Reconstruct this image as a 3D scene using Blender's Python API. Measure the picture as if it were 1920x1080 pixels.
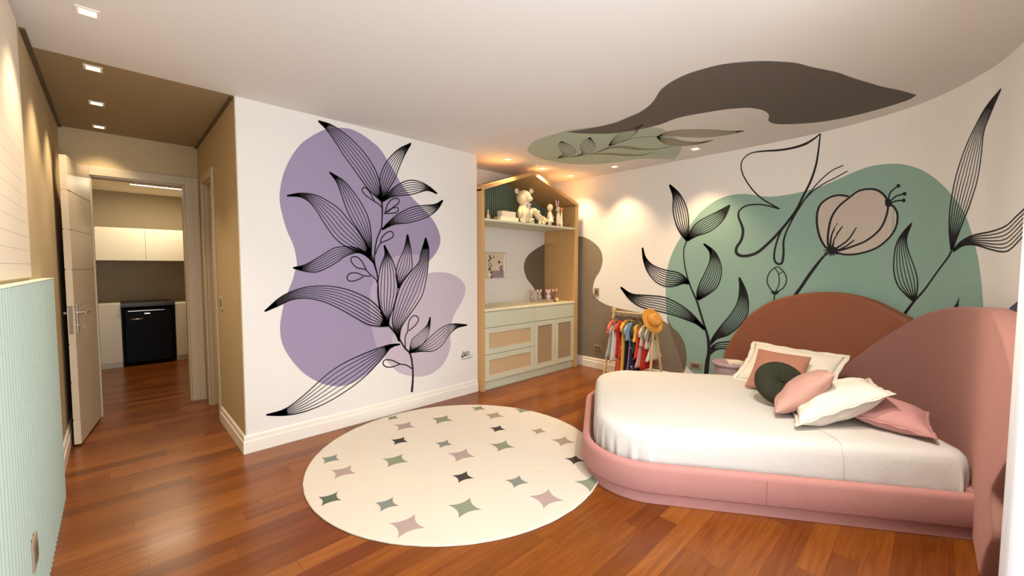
import bpy, bmesh, math, random
from mathutils import Vector, Matrix, noise
from mathutils.geometry import tessellate_polygon
random.seed(7)
for o in list(bpy.data.objects): bpy.data.objects.remove(o)
S = bpy.context.scene
COL = S.collection
PI = math.pi

# ------------------------------------------------------------------ camera
FPX, HC, H = 772.5, 1.413, 2.65            # focal length in px of a 1920 frame, eye height, ceiling
PITCH = math.atan(40 / FPX)
YAW = math.atan2(800.0, math.hypot(FPX, 40))  # forward direction is this far left of +X
YAW = math.radians(45.96)
cam = bpy.data.cameras.new('camera'); camo = bpy.data.objects.new('camera', cam); COL.objects.link(camo)
cam.sensor_width = 36; cam.lens = FPX / 1920 * 36; cam.clip_start = .02
camo.location = (0, 0, HC)
camo.rotation_euler = (PI / 2 - PITCH, 0, YAW - PI / 2)
S.camera = camo
Fh = Vector((math.cos(YAW), math.sin(YAW), 0))
RIGHT = Vector((Fh.y, -Fh.x, 0))
FWD = Fh * math.cos(PITCH) + Vector((0, 0, -math.sin(PITCH)))
UPV = Fh * math.sin(PITCH) + Vector((0, 0, math.cos(PITCH)))
EYE = Vector((0, 0, HC))

# ------------------------------------------------------------------ light
S.view_settings.view_transform = 'Standard'; S.view_settings.look = 'None'
S.view_settings.gamma = 1.0; S.view_settings.use_curve_mapping = False
S.view_settings.exposure = 0.47
W = bpy.data.worlds.new('world'); S.world = W; W.use_nodes = True
bg = W.node_tree.nodes['Background']; bg.inputs[0].default_value = (.75, .87, 1, 1); bg.inputs[1].default_value = 1.0

def area(name, loc, rot, sx, sy, e, c):
    l = bpy.data.lights.new(name, 'AREA'); l.shape = 'RECTANGLE'; l.size = sx; l.size_y = sy; l.energy = e; l.color = c
    o = bpy.data.objects.new(name, l); COL.objects.link(o); o.location = loc; o.rotation_euler = rot; return o
# daylight entering through the tall window beside the camera
area('window_daylight', (.95, -.35, 1.28), (PI / 2, 0, 0), 2.0, 2.25, 68, (.93, .96, 1.0))
WARM = (1.0, .77, .50)
def spot(loc, e, size=80, blend=.6, c=WARM, r=.035, aim=(0, 0, -1)):
    l = bpy.data.lights.new('downlight_lamp', 'SPOT'); l.energy = e; l.color = c
    l.spot_size = math.radians(size); l.spot_blend = blend; l.shadow_soft_size = r
    o = bpy.data.objects.new('downlight_lamp', l); COL.objects.link(o); o.location = loc
    o.rotation_euler = Vector(aim).to_track_quat('-Z', 'Y').to_euler(); return o
CORR = [(-.045, 2.92), (-.045, 3.71), (-.045, 4.48), (-.045, 5.21)]
CAB = [(3.31, 3.49), (3.92, 3.50), (4.51, 3.52)]
WB = [(4.50, 2.83), (4.44, 1.82)]
for p in CORR: spot((p[0], p[1], 2.62), 32 if p[1] < 5 else 16, 95, .7)
for p in CAB: spot((p[0], p[1], 2.62), 46, 105, .85, c=(1, .70, .38))
for p in WB: spot((p[0], p[1], 2.62), 52, 92, .8, c=(1, .70, .38))
spot((-.045, 2.13, 2.62), 32, 95, .7)
ADDED_FILL = [(1.15, .35), (1.9, .5), (1.6, .12)]  # unseen ceiling lamps added to fill the room with light
spot((1.6, .12, 2.615), 72, 125, 1.0, c=(1, .90, .78), aim=(.86, .06, -.42))   # unseen gimbal lamp added to brighten the curved wall
spot((1.15, .35, 2.62), 45, 150, 1.0); spot((1.9, .5, 2.62), 120, 165, 1.0, c=(1, .86, .70))  # both lamps are added fill, above the view

# ------------------------------------------------------------------ helpers
def srgb(r, g, b):
    f = lambda c: (c / 255 / 12.92) if c / 255 <= .04045 else ((c / 255 + .055) / 1.055) ** 2.4
    return (f(r), f(g), f(b), 1)
def mat(name, rgb, rough=.6, sheen=0, bump=0, bscale=60, metal=0, var=0, vscale=8, coat=0, emit=0, spec=.5, trans=0):
    m = bpy.data.materials.new(name); m.use_nodes = True; nt = m.node_tree; b = nt.nodes['Principled BSDF']
    c = srgb(*rgb); b.inputs['Base Color'].default_value = c; b.inputs['Roughness'].default_value = rough
    b.inputs['Metallic'].default_value = metal; b.inputs['Specular IOR Level'].default_value = spec
    if sheen:
        b.inputs['Sheen Weight'].default_value = sheen; b.inputs['Sheen Roughness'].default_value = .45
        b.inputs['Sheen Tint'].default_value = (min(1, c[0] * 2), min(1, c[1] * 2), min(1, c[2] * 2), 1)
    if coat: b.inputs['Coat Weight'].default_value = coat; b.inputs['Coat Roughness'].default_value = .15
    if emit: b.inputs['Emission Color'].default_value = c; b.inputs['Emission Strength'].default_value = emit
    if trans: b.inputs['Transmission Weight'].default_value = trans
    tc = nt.nodes.new('ShaderNodeTexCoord')
    if var:
        n = nt.nodes.new('ShaderNodeTexNoise'); n.inputs['Scale'].default_value = vscale; n.inputs['Detail'].default_value = 4
        mx = nt.nodes.new('ShaderNodeMix'); mx.data_type = 'RGBA'
        mx.inputs[6].default_value = (c[0] * (1 - var), c[1] * (1 - var), c[2] * (1 - var), 1)
        mx.inputs[7].default_value = (min(1, c[0] * (1 + var)), min(1, c[1] * (1 + var)), min(1, c[2] * (1 + var)), 1)
        nt.links.new(tc.outputs['Object'], n.inputs['Vector']); nt.links.new(n.outputs['Fac'], mx.inputs[0])
        nt.links.new(mx.outputs[2], b.inputs['Base Color'])
    if bump:
        n = nt.nodes.new('ShaderNodeTexNoise'); n.inputs['Scale'].default_value = bscale; n.inputs['Detail'].default_value = 3
        bp = nt.nodes.new('ShaderNodeBump'); bp.inputs['Strength'].default_value = bump; bp.inputs['Distance'].default_value = .01
        nt.links.new(tc.outputs['Object'], n.inputs['Vector']); nt.links.new(n.outputs['Fac'], bp.inputs['Height'])
        nt.links.new(bp.outputs['Normal'], b.inputs['Normal'])
    return m
def wood_mat(name, c1, c2, scale=(2, 2, 30), rough=.5):
    m = mat(name, c1, rough); nt = m.node_tree; b = nt.nodes['Principled BSDF']
    tc = nt.nodes.new('ShaderNodeTexCoord'); mp = nt.nodes.new('ShaderNodeMapping'); mp.inputs['Scale'].default_value = scale
    n = nt.nodes.new('ShaderNodeTexNoise'); n.inputs['Scale'].default_value = 3; n.inputs['Detail'].default_value = 6
    mx = nt.nodes.new('ShaderNodeMix'); mx.data_type = 'RGBA'; mx.inputs[6].default_value = srgb(*c1); mx.inputs[7].default_value = srgb(*c2)
    L = nt.links.new; L(tc.outputs['Object'], mp.inputs[0]); L(mp.outputs[0], n.inputs['Vector']); L(n.outputs['Fac'], mx.inputs[0]); L(mx.outputs[2], b.inputs['Base Color'])
    return m
def floor_mat():
    m = bpy.data.materials.new('hardwood_planks'); m.use_nodes = True; nt = m.node_tree; N = nt.nodes; L = nt.links.new
    b = N['Principled BSDF']; tc = N.new('ShaderNodeTexCoord'); sp = N.new('ShaderNodeSeparateXYZ'); L(tc.outputs['Object'], sp.inputs[0])
    def M(op, a, bb=None, c=None):
        n = N.new('ShaderNodeMath'); n.operation = op
        for i, v in enumerate((a, bb, c)):
            if v is None: continue
            if isinstance(v, (int, float)): n.inputs[i].default_value = v
            else: L(v, n.inputs[i])
        return n.outputs[0]
    def wn(a, bb=None):
        n = N.new('ShaderNodeTexWhiteNoise'); n.noise_dimensions = '2D'; cb = N.new('ShaderNodeCombineXYZ')
        L(a, cb.inputs[0])
        if bb is not None: L(bb, cb.inputs[1])
        L(cb.outputs[0], n.inputs['Vector']); return n.outputs['Value']
    pw = .105
    yr = M('DIVIDE', sp.outputs[1], pw); row = M('FLOOR', yr)
    r1 = wn(row); xs = M('ADD', M('DIVIDE', sp.outputs[0], M('ADD', M('MULTIPLY', r1, .7), .75)), M('MULTIPLY', r1, 17))
    pl = M('FLOOR', xs); idn = wn(row, pl)
    ramp = N.new('ShaderNodeValToRGB'); L(idn, ramp.inputs[0]); cr = ramp.color_ramp
    cr.elements[0].position = 0; cr.elements[0].color = srgb(112, 58, 17)
    cr.elements[1].position = 1; cr.elements[1].color = srgb(150, 89, 35)
    for p, c in ((.25, (122, 66, 19)), (.5, (130, 72, 22)), (.75, (139, 80, 26))):
        e = cr.elements.new(p); e.color = srgb(*c)
    # grain
    cb = N.new('ShaderNodeCombineXYZ'); L(M('ADD', M('MULTIPLY', sp.outputs[0], 1.6), M('MULTIPLY', idn, 30)), cb.inputs[0]); L(M('MULTIPLY', sp.outputs[1], 26), cb.inputs[1]); L(M('MULTIPLY', idn, 9), cb.inputs[2])
    n = N.new('ShaderNodeTexNoise'); n.inputs['Scale'].default_value = 1.6; n.inputs['Detail'].default_value = 7; n.inputs['Distortion'].default_value = 1.2; L(cb.outputs[0], n.inputs['Vector'])
    mx = N.new('ShaderNodeMix'); mx.data_type = 'RGBA'; mx.blend_type = 'MULTIPLY'; mx.inputs[0].default_value = .75
    r2 = N.new('ShaderNodeValToRGB'); L(n.outputs['Fac'], r2.inputs[0]); r2.color_ramp.elements[0].position = .3; r2.color_ramp.elements[0].color = (.55, .45, .38, 1); r2.color_ramp.elements[1].position = .68; r2.color_ramp.elements[1].color = (1, 1, 1, 1)
    L(ramp.outputs[0], mx.inputs[6]); L(r2.outputs[0], mx.inputs[7])
    fr = M('FRACT', yr); edge = M('MINIMUM', fr, M('SUBTRACT', 1, fr)); fx = M('FRACT', xs); ex = M('MULTIPLY', M('MINIMUM', fx, M('SUBTRACT', 1, fx)), 9)
    gap = M('LESS_THAN', M('MINIMUM', edge, ex), .012)
    m3 = N.new('ShaderNodeMix'); m3.data_type = 'RGBA'; L(M('MULTIPLY', gap, .55), m3.inputs[0]); L(mx.outputs[2], m3.inputs[6]); m3.inputs[7].default_value = srgb(60, 32, 18)
    L(m3.outputs[2], b.inputs['Base Color']); b.inputs['Roughness'].default_value = .28
    b.inputs['Coat Weight'].default_value = .06; b.inputs['Coat Roughness'].default_value = .12; b.inputs['Specular IOR Level'].default_value = .32
    bp = N.new('ShaderNodeBump'); bp.inputs['Strength'].default_value = .08; bp.inputs['Distance'].default_value = .003; L(n.outputs['Fac'], bp.inputs['Height']); L(bp.outputs[0], b.inputs['Normal'])
    return m
WHITE = mat('white_wall_paint', (226, 223, 219), .75, bump=.04, bscale=120)
CEILM = mat('ceiling_paint', (220, 217, 214), .85)
TAUPE = mat('taupe_wall_paint', (188, 168, 130), .8, bump=.05, bscale=150)
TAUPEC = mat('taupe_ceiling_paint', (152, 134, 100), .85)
CREAMW = mat('cream_panel_paint', (232, 222, 204), .6)
TRIM = mat('trim_paint', (236, 230, 220), .45)
DOORM = mat('door_paint', (206, 192, 168), .4)
FRAMEM = mat('door_frame_paint', (190, 174, 148), .5)
MINT = mat('mint_panel_paint', (164, 182, 172), .55)
SAGE = mat('sage_cabinet_paint', (203, 206, 184), .5)
OAK = wood_mat('oak_veneer', (206, 166, 112), (190, 148, 94), (14, 14, 1.2))
PALEOAK = wood_mat('pale_wood', (222, 196, 146), (206, 176, 124), (12, 12, 1.5))
RATTAN = mat('woven_rattan', (206, 178, 140), .8, bump=.5, bscale=400, var=.08, vscale=200)
DARKIN = mat('dark_slat_gap', (58, 38, 20), .8)
COUNTER = mat('pale_counter_laminate', (232, 224, 190), .4)
FLUTEG = mat('green_slat_paint', (118, 134, 112), .6)
WHITELAM = mat('white_laminate', (232, 222, 200), .4)
BLACK = mat('black_enamel', (10, 9, 9), .5, spec=.12)
DARKTOP = mat('dark_stone', (48, 38, 30), .35)
CHROME = mat('brushed_nickel', (200, 196, 188), .3, metal=1)
PLATE = mat('grey_switch_plate', (150, 136, 116), .5)
PLATED = mat('dark_socket_insert', (96, 84, 70), .5)
BEDV = mat('dusty_rose_velvet', (180, 129, 124), .85, sheen=.35, bump=.12, bscale=90, var=.06, vscale=14)
TERRV = mat('terracotta_velvet', (136, 82, 58), .9, sheen=.3, bump=.12, bscale=90, var=.05, vscale=10)
ROSEV = mat('rose_headboard_velvet', (142, 101, 94), .9, sheen=.4, bump=.12, bscale=90, var=.05, vscale=9)
SHEET = mat('white_cotton', (208, 206, 203), .8, bump=.25, bscale=26)
def lampm(n, c, e):
    m = mat(n, c, .5); b = m.node_tree.nodes['Principled BSDF']; b.inputs['Emission Color'].default_value = srgb(*c); b.inputs['Emission Strength'].default_value = e; return m
LENS = lampm('lamp_lens', (255, 226, 150), 5)
LEDM = lampm('led_strip', (255, 240, 210), 6)

class MB:
    def __init__(s): s.b = bmesh.new()
    def box(s, a, b, M=None):
        r = bmesh.ops.create_cube(s.b, size=1)['verts']; a = Vector(a); b = Vector(b); c = (a + b) / 2; d = b - a
        for v in r:
            v.co = Vector((v.co.x * d.x, v.co.y * d.y, v.co.z * d.z)) + c
            if M: v.co = M @ v.co
        return s
    def obox(s, c, ax, ay, az):
        r = bmesh.ops.create_cube(s.b, size=2)['verts']; c = Vector(c); ax, ay, az = Vector(ax), Vector(ay), Vector(az)
        for v in r: v.co = c + ax * v.co.x + ay * v.co.y + az * v.co.z
        return s
    def tube(s, pts, r, n=10, cap=True, sy=1.0):
        pts = [Vector(p) for p in pts]; rr = r if isinstance(r, (list, tuple)) else [r] * len(pts); rings = []
        up = None
        for i, p in enumerate(pts):
            t = (pts[min(i + 1, len(pts) - 1)] - pts[max(i - 1, 0)]).normalized()
            if up is None: up = t.orthogonal().normalized()
            up = (up - t * up.dot(t)).normalized(); w = t.cross(up)
            rings.append([s.b.verts.new(p + (up * math.cos(2 * PI * k / n) + w * math.sin(2 * PI * k / n) * sy) * rr[i]) for k in range(n)])
        for a, b in zip(rings, rings[1:]):
            for k in range(n): s.b.faces.new((a[k], a[(k + 1) % n], b[(k + 1) % n], b[k]))
        if cap:
            s.b.faces.new(rings[0][::-1]); s.b.faces.new(rings[-1])
        return s
    def lathe(s, c, prof, n=28, ax=None):
        c = Vector(c); q = Vector((0, 0, 1)).rotation_difference(Vector(ax)) if ax is not None else None; rings = []
        for r, z in prof:
            ring = []
            for k in range(n):
                v = Vector((r * math.cos(2 * PI * k / n), r * math.sin(2 * PI * k / n), z))
                if q: v = q @ v
                ring.append(s.b.verts.new(c + v))
            rings.append(ring)
        for a, b in zip(rings, rings[1:]):
            for k in range(n): s.b.faces.new((a[k], a[(k + 1) % n], b[(k + 1) % n], b[k]))
        s.b.faces.new(rings[0][::-1]); s.b.faces.new(rings[-1]); return s
    def ball(s, c, r, sc=(1, 1, 1), seg=18, M=None):
        v = bmesh.ops.create_uvsphere(s.b, u_segments=seg, v_segments=max(8, seg * 2 // 3), radius=r)['verts']
        for x in v:
            x.co = Vector((x.co.x * sc[0], x.co.y * sc[1], x.co.z * sc[2]))
            if M: x.co = M @ x.co
            x.co += Vector(c)
        return s
    def loft(s, rings, closed=True, cap0=True, cap1=True):
        R = [[s.b.verts.new(Vector(p)) for p in r] for r in rings]; n = len(R[0])
        for a, b in zip(R, R[1:]):
            for k in range(n if closed else n - 1): s.b.faces.new((a[k], a[(k + 1) % n], b[(k + 1) % n], b[k]))
        if cap0: s.b.faces.new(R[0][::-1])
        if cap1: s.b.faces.new(R[-1])
        return s
    def prism(s, poly, f0, f1):
        """poly 2D -> f0(p), f1(p) give the two 3D sides"""
        a = [s.b.verts.new(Vector(f0(p))) for p in poly]; b = [s.b.verts.new(Vector(f1(p))) for p in poly]
        tr = tessellate_polygon([[Vector((p[0], p[1], 0)) for p in poly]])
        for t in tr:
            s.b.faces.new([a[i] for i in t]); s.b.faces.new([b[i] for i in t][::-1])
        n = len(poly)
        for k in range(n): s.b.faces.new((a[k], a[(k + 1) % n], b[(k + 1) % n], b[k]))
        return s
    def build(s, name, m, parent=None, smooth=False, bevel=0, bseg=2, sub=0):
        bmesh.ops.recalc_face_normals(s.b, faces=s.b.faces)
        me = bpy.data.meshes.new(name); s.b.to_mesh(me); s.b.free()
        o = bpy.data.objects.new(name, me); COL.objects.link(o)
        for mm in (m if isinstance(m, list) else [m]): me.materials.append(mm)
        if smooth:
            for p in me.polygons: p.use_smooth = True
        if bevel:
            md = o.modifiers.new('bevel', 'BEVEL'); md.width = bevel; md.segments = bseg; md.limit_method = 'ANGLE'; md.angle_limit = math.radians(40)
            if not smooth: 
                for p in me.polygons: p.use_smooth = True
                wn = o.modifiers.new('wn', 'WEIGHTED_NORMAL'); wn.keep_sharp = False
        if sub:
            md = o.modifiers.new('sub', 'SUBSURF'); md.levels = sub; md.render_levels = sub
        if parent is not None:
            o.parent = parent; o.matrix_parent_inverse = Matrix.Translation(-parent.location)
        return o
def tag(o, label=None, cat=None, group=None, kind=None):
    if label: o['label'] = label
    if cat: o['category'] = cat
    if group: o['group'] = group
    if kind: o['kind'] = kind
    return o
def empty(name, loc, label, cat, group=None):
    o = bpy.data.objects.new(name, None); COL.objects.link(o); o.location = loc; o.empty_display_size = .05
    return tag(o, label, cat, group)
def struct(o): o['kind'] = 'structure'; return o

# pixel -> place on a known surface
def ray(x, y): return FWD + RIGHT * ((x - 960) / FPX) + UPV * ((540 - y) / FPX)
def onz(x, y, z): d = ray(x, y); return EYE + d * ((z - HC) / d.z)
def ony(x, y, Y): d = ray(x, y); return EYE + d * (Y / d.y)
def onx(x, y, X): d = ray(x, y); return EYE + d * (X / d.x)

def smooth(pts, n=8, closed=False):
    P = [Vector(p) for p in pts]
    P = [P[-1]] + P + [P[0], P[1]] if closed else [2 * P[0] - P[1]] + P + [2 * P[-1] - P[-2]]
    o = []
    for i in range(1, len(P) - 2):
        a, b, c, d = P[i - 1:i + 3]
        for k in range(n):
            t = k / n; o.append(.5 * ((2 * b) + (c - a) * t + (2 * a - 5 * b + 4 * c - d) * t * t + (3 * b - a - 3 * c + d) * t ** 3))
    if not closed: o.append(P[-2])
    return o
def resample(P, n):
    L = [0]
    for a, b in zip(P, P[1:]): L.append(L[-1] + (b - a).length)
    o = []; j = 0
    for i in range(n):
        t = L[-1] * i / (n - 1)
        while j < len(L) - 2 and L[j + 1] < t: j += 1
        o.append(P[j].lerp(P[j + 1], (t - L[j]) / max(1e-9, L[j + 1] - L[j])))
    return o

class Path:
    """vertical surface standing on a plan curve; coordinates (s, z)"""
    def __init__(s, pts):
        s.p = [Vector(p) for p in pts]; s.L = [0]
        for a, b in zip(s.p, s.p[1:]): s.L.append(s.L[-1] + (b - a).length)
    def hit(s, x, y):
        d = ray(x, y); best = None
        for i in range(len(s.p) - 1):
            a = s.p[i]; e = s.p[i + 1] - a; den = d.x * e.y - d.y * e.x
            if abs(den) < 1e-9: continue
            t = (a.x * e.y - a.y * e.x) / den; u = (a.x * d.y - a.y * d.x) / den
            if -1e-6 <= u <= 1 + 1e-6 and t > 0 and (best is None or t > best[0]): best = (t, s.L[i] + u * e.length)
        if best is None: return None
        return Vector((best[1], HC + d.z * best[0]))
    def at(s, u, z, off=0):
        i = 0
        while i < len(s.L) - 2 and s.L[i + 1] < u: i += 1
        e = (s.p[i + 1] - s.p[i]); q = s.p[i] + e * ((u - s.L[i]) / e.length)
        def tan(j):
            a = s.p[max(0, j - 1)]; b = s.p[min(len(s.p) - 1, j + 1)]; return (b - a).normalized()
        f = min(1, max(0, (u - s.L[i]) / e.length)); t = tan(i).lerp(tan(i + 1), f).normalized()
        nrm = Vector((t.y, -t.x))
        if nrm.dot(Vector((2.0, 1.6)) - q) < 0: nrm = -nrm
        return Vector((q.x + nrm.x * off, q.y + nrm.y * off, z))
# curved right wall in plan
wb = [Vector((4.8, y)) for y in (4.25, 3.6, 2.6)] + smooth([(4.80, 1.75), (4.785, 1.2), (4.712, .659), (4.476, .16), (4.071, -.145), (3.679, -.275), (3.2, -.35), (2.9, -.36)], 8)
WALLB = Path(wb)
HB2P = Path(smooth([(2.2, -.215), (2.5, -.195), (2.8, -.180), (3.1, -.174), (3.4, -.155), (3.68, -.09), (3.98, .03), (4.28, .28), (4.48, .62), (4.60, 1.0)], 6))
YA = 3.598; NY = 4.09
class SurfY:
    def __init__(s, Y): s.Y = Y
    def hit(s, x, y): p = ony(x, y, s.Y); return Vector((p.x, p.z))
    def at(s, u, v, off=0): return Vector((u, s.Y - off, v))
class SurfZ:
    def hit(s, x, y): p = onz(x, y, H); return Vector((p.x, p.y))
    def at(s, u, v, off=0): return Vector((u, v, H - off))
WA, NB, CE = SurfY(YA), SurfY(NY), SurfZ()

def fill(mb, surf, px, off, mi=0, closed=True, sm=6, uv=False):
    P = smooth(px, sm, True) if sm else [Vector(p) for p in px]
    U = [v for v in ([Vector(p) for p in P] if uv else [surf.hit(p.x, p.y) for p in P]) if v is not None]
    t = bmesh.new(); vs = [t.verts.new((u.x, u.y, 0)) for u in U]
    for tri in tessellate_polygon([[Vector((u.x, u.y, 0)) for u in U]]):
        try: t.faces.new([vs[i] for i in tri])
        except ValueError: pass
    if isinstance(surf, Path):
        lo, hi = min(u.x for u in U), max(u.x for u in U); x = lo + .04
        while x < hi:
            bmesh.ops.bisect_plane(t, geom=t.verts[:] + t.edges[:] + t.faces[:], plane_co=(x, 0, 0), plane_no=(1, 0, 0)); x += .04
    mp = {}
    for f in t.faces:
        for v in f.verts:
            if v not in mp: mp[v] = mb.b.verts.new(surf.at(v.co.x, v.co.y, off))
        nf = mb.b.faces.new([mp[v] for v in f.verts]); nf.material_index = mi
    t.free()
def stroke(mb, surf, px, w, off=.0026, sm=6, mi=0, raw=False, taper=None):
    """w = stroke width in px (number or (start, end) or list)"""
    P = px if raw else smooth(px, sm)
    n = len(P); U = [surf.hit(p[0], p[1]) for p in P]
    U2 = [(u, i) for i, u in enumerate(U) if u is not None]
    if len(U2) < 2: return
    vs = []
    for k, (u, i) in enumerate(U2):
        a = U2[max(0, k - 1)][0]; b = U2[min(len(U2) - 1, k + 1)][0]; t = (b - a)
        if t.length < 1e-7: t = Vector((1, 0))
        t.normalize(); nn = Vector((-t.y, t.x)); f = i / max(1, n - 1)
        if isinstance(w, (int, float)): ww = w
        else:
            g = f * (len(w) - 1); j = min(int(g), len(w) - 2); ww = w[j] + (w[j + 1] - w[j]) * (g - j)
        q = surf.at(u.x, u.y); dep = (q - EYE).dot(FWD); hw = ww * dep / FPX * .6
        vs.append((mb.b.verts.new(surf.at(*(u + nn * hw), off)), mb.b.verts.new(surf.at(*(u - nn * hw), off))))
    for a, b in zip(vs, vs[1:]):
        f = mb.b.faces.new((a[0], a[1], b[1], b[0])); f.material_index = mi
def leaf(mb, surf, A, B, n, w=1.5, tipfill=.12, basefill=.05, off=.0026, mi=0):
    """A, B: the two edges, both from tip to base, in px"""
    a = resample(smooth(A, 8), 30); b = resample(smooth(B, 8), 30)
    for i in range(n):
        f = i / (n - 1); L = [a[k].lerp(b[k], f) for k in range(30)]
        ww = w * (1.25 if i in (0, n - 1) else .85)
        stroke(mb, surf, L, (ww * 1.3, ww * 1.15, ww * .9, ww * .85, ww * .95, ww * 1.2, ww * 1.5), off, raw=True, mi=mi)
    for fr, seq in ((tipfill, range(0, 30)), (basefill, range(29, -1, -1))):
        k = max(2, int(30 * fr)); idx = list(seq)[:k + 1]
        if fr > 0: fill(mb, surf, [a[i] for i in idx] + [b[i] for i in idx[::-1]][:-1], off, mi, sm=0)
def T(pts, ox, oy, s): return [(ox + x / s, oy + y / s) for x, y in pts]
U_ = lambda p: T(p, 480, 200, 3.6)
L_ = lambda p: T(p, 480, 480, 3.375)
G0 = lambda p: T(p, 1080, 420, 3.6)
G1 = lambda p: T(p, 1140, 320, 2.7)
G2 = lambda p: T(p, 1360, 240, 3.0)
G3 = lambda p: T(p, 1600, 140, 2.16)
C1 = lambda p: T(p, 960, 80, 4.0)
C2 = lambda p: T(p, 1360, 80, 4.0)

# ------------------------------------------------------------------ room shell
XL, XR, YN = -.306, 4.8, -.36
XC = .68; YE = 5.42; YCB = 8.46   # corridor right wall, door wall, closet back wall
struct(MB().box((-.6, -.7, -.1), (5.3, 8.7, 0)).build('floor', floor_mat()))
m = MB(); m.box((-.6, -.7, H), (5.3, YA, H + .1)); m.box((XC + .1, YA, H), (5.3, 4.4, H + .1))
ceil = struct(m.build('ceiling', CEILM))
struct(MB().box((-.6, YA + .001, H), (XC + .1, YE + .12, H + .1)).build('ceiling_corridor', TAUPEC))
struct(MB().box((-.6, YE + .12, 2.52), (1.5, 8.7, 2.62)).build('ceiling_closet', CREAMW))
wl = struct(MB().box((-.6, -.7, 0), (XL, 8.7, H)).build('wall_left', TAUPE))
# mural wall and return, with the niche for the cabinet behind it
m = MB(); m.box((XC, YA, 0), (2.935, 4.3, H)); wa = m.build('wall_back', WHITE); struct(wa)
nb = struct(MB().box((2.935, NY, 0), (5.1, 4.3, H)).build('wall_niche', WHITE))
# corridor side wall: taupe skin with a doorway
m = MB(); m.box((XC - .006, YA + .004, 0), (XC - .0005, 4.60, H)); m.box((XC - .006, 5.12, 0), (XC - .0005, YE, H)); m.box((XC - .006, 4.60, 2.23), (XC - .0005, 5.12, H))
m.box((XC, 4.3, 0), (XC + .1, 4.60, H)); m.box((XC, 5.12, 0), (XC + .1, YE + .12, H)); m.box((XC, 4.6, 2.23), (XC + .1, 5.12, H))
struct(m.build('wall_corridor', TAUPE))
# end wall of the corridor with the closet doorway
DL, DR, DT = -.13, .555, 2.25
m = MB(); m.box((XL, YE, 0), (DL, YE + .12, H)); m.box((DR, YE, 0), (XC, YE + .12, H)); m.box((DL, YE, DT), (DR, YE + .12, H)); struct(m.build('wall_corridor_end', TAUPE))
CWM = mat('closet_wall_paint', (160, 145, 120), .8)
struct(MB().box((XL, YCB + .002, 0), (1.4, YCB + .1, 2.6)).build('wall_closet_back', CWM)); struct(MB().box((1.3, YE + .12, 0), (1.4, YCB, 2.6)).build('wall_closet_right', CWM)); struct(MB().box((XC + .1, YE, 0), (1.4, YE + .12, 2.6)).build('wall_closet_front', CWM))
# curved right wall
m = MB(); pp = WALLB.p + [Vector((2.25, -.36))]
inn = []; out = []
for i, q in enumerate(pp):
    a = pp[max(0, i - 1)]; b = pp[min(len(pp) - 1, i + 1)]; t = (b - a).normalized(); nn = Vector((t.y, -t.x))
    if nn.dot(Vector((2.0, 1.6)) - q) > 0: nn = -nn
    inn.append(q); out.append(q + nn * .15)
for i in range(len(pp) - 1):
    a, b, c, d = inn[i], inn[i + 1], out[i + 1], out[i]
    vs = [[m.b.verts.new((v.x, v.y, z)) for v in (a, b, c, d)] for z in (0, H)]
    m.b.faces.new(vs[0]); m.b.faces.new(vs[1])
    for k in range(4): m.b.faces.new((vs[0][k], vs[0][(k + 1) % 4], vs[1][(k + 1) % 4], vs[1][k]))
bmesh.ops.remove_doubles(m.b, verts=m.b.verts, dist=1e-5)
wr = struct(m.build('wall_right', WHITE))
# window wall beside the camera
m = MB(); m.box((XL, YN - .15, 0), (-.16, YN, H)); m.box((2.13, YN - .15, 0), (2.25, YN, H)); m.box((2.185, YN, 0), (2.222, -.228, H)); m.box((-.16, YN - .15, 2.45), (2.13, YN, H)); struct(m.build('wall_near', WHITE))  # thin projecting jamb is unseen, added to block window light from the headboard
m = MB()
for x in (-.16, .93, 2.08): m.box((x, YN - .1, .08), (x + .05, YN - .04, 2.45))
m.box((-.11, YN - .1, 2.4), (2.08, YN - .04, 2.45)); m.box((-.16, YN - .1, 0), (2.13, YN - .04, .08))
struct(m.build('window_1', mat('window_aluminium', (225, 225, 222), .4)))

# baseboards: profile (out, z)
def baseboard(name, path2, side, m=TRIM):
    prof = [(0, 0), (.018, 0), (.018, .088), (.012, .094), (.012, .126), (.006, .136), (0, .136)]
    P = [Vector(p) for p in path2]; mb = MB(); rings = []
    for i, q in enumerate(P):
        t0 = (P[i] - P[i - 1]).normalized() if i else None; t1 = (P[i + 1] - P[i]).normalized() if i < len(P) - 1 else None
        t = ((t0 or t1) + (t1 or t0)).normalized(); nn = Vector((-t.y, t.x)) * side; k = 1 / max(.5, (t0 or t1).dot(t))
        rings.append([(q.x + nn.x * o * k, q.y + nn.y * o * k, z) for o, z in prof])
    mb.loft(rings); return struct(mb.build(name, m))
baseboard('baseboard_back', [(XC - .006, 4.52), (XC - .006, YA), (2.93, YA)], -1)
baseboard('baseboard_right', [WALLB.p[k] if k else Vector((4.8, 3.5)) for k in (0, 2)] + [p for p in WALLB.p[3:-14]], -1)
baseboard('baseboard_left', [(XL, YE), (XL, 3.70)], 1)

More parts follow.
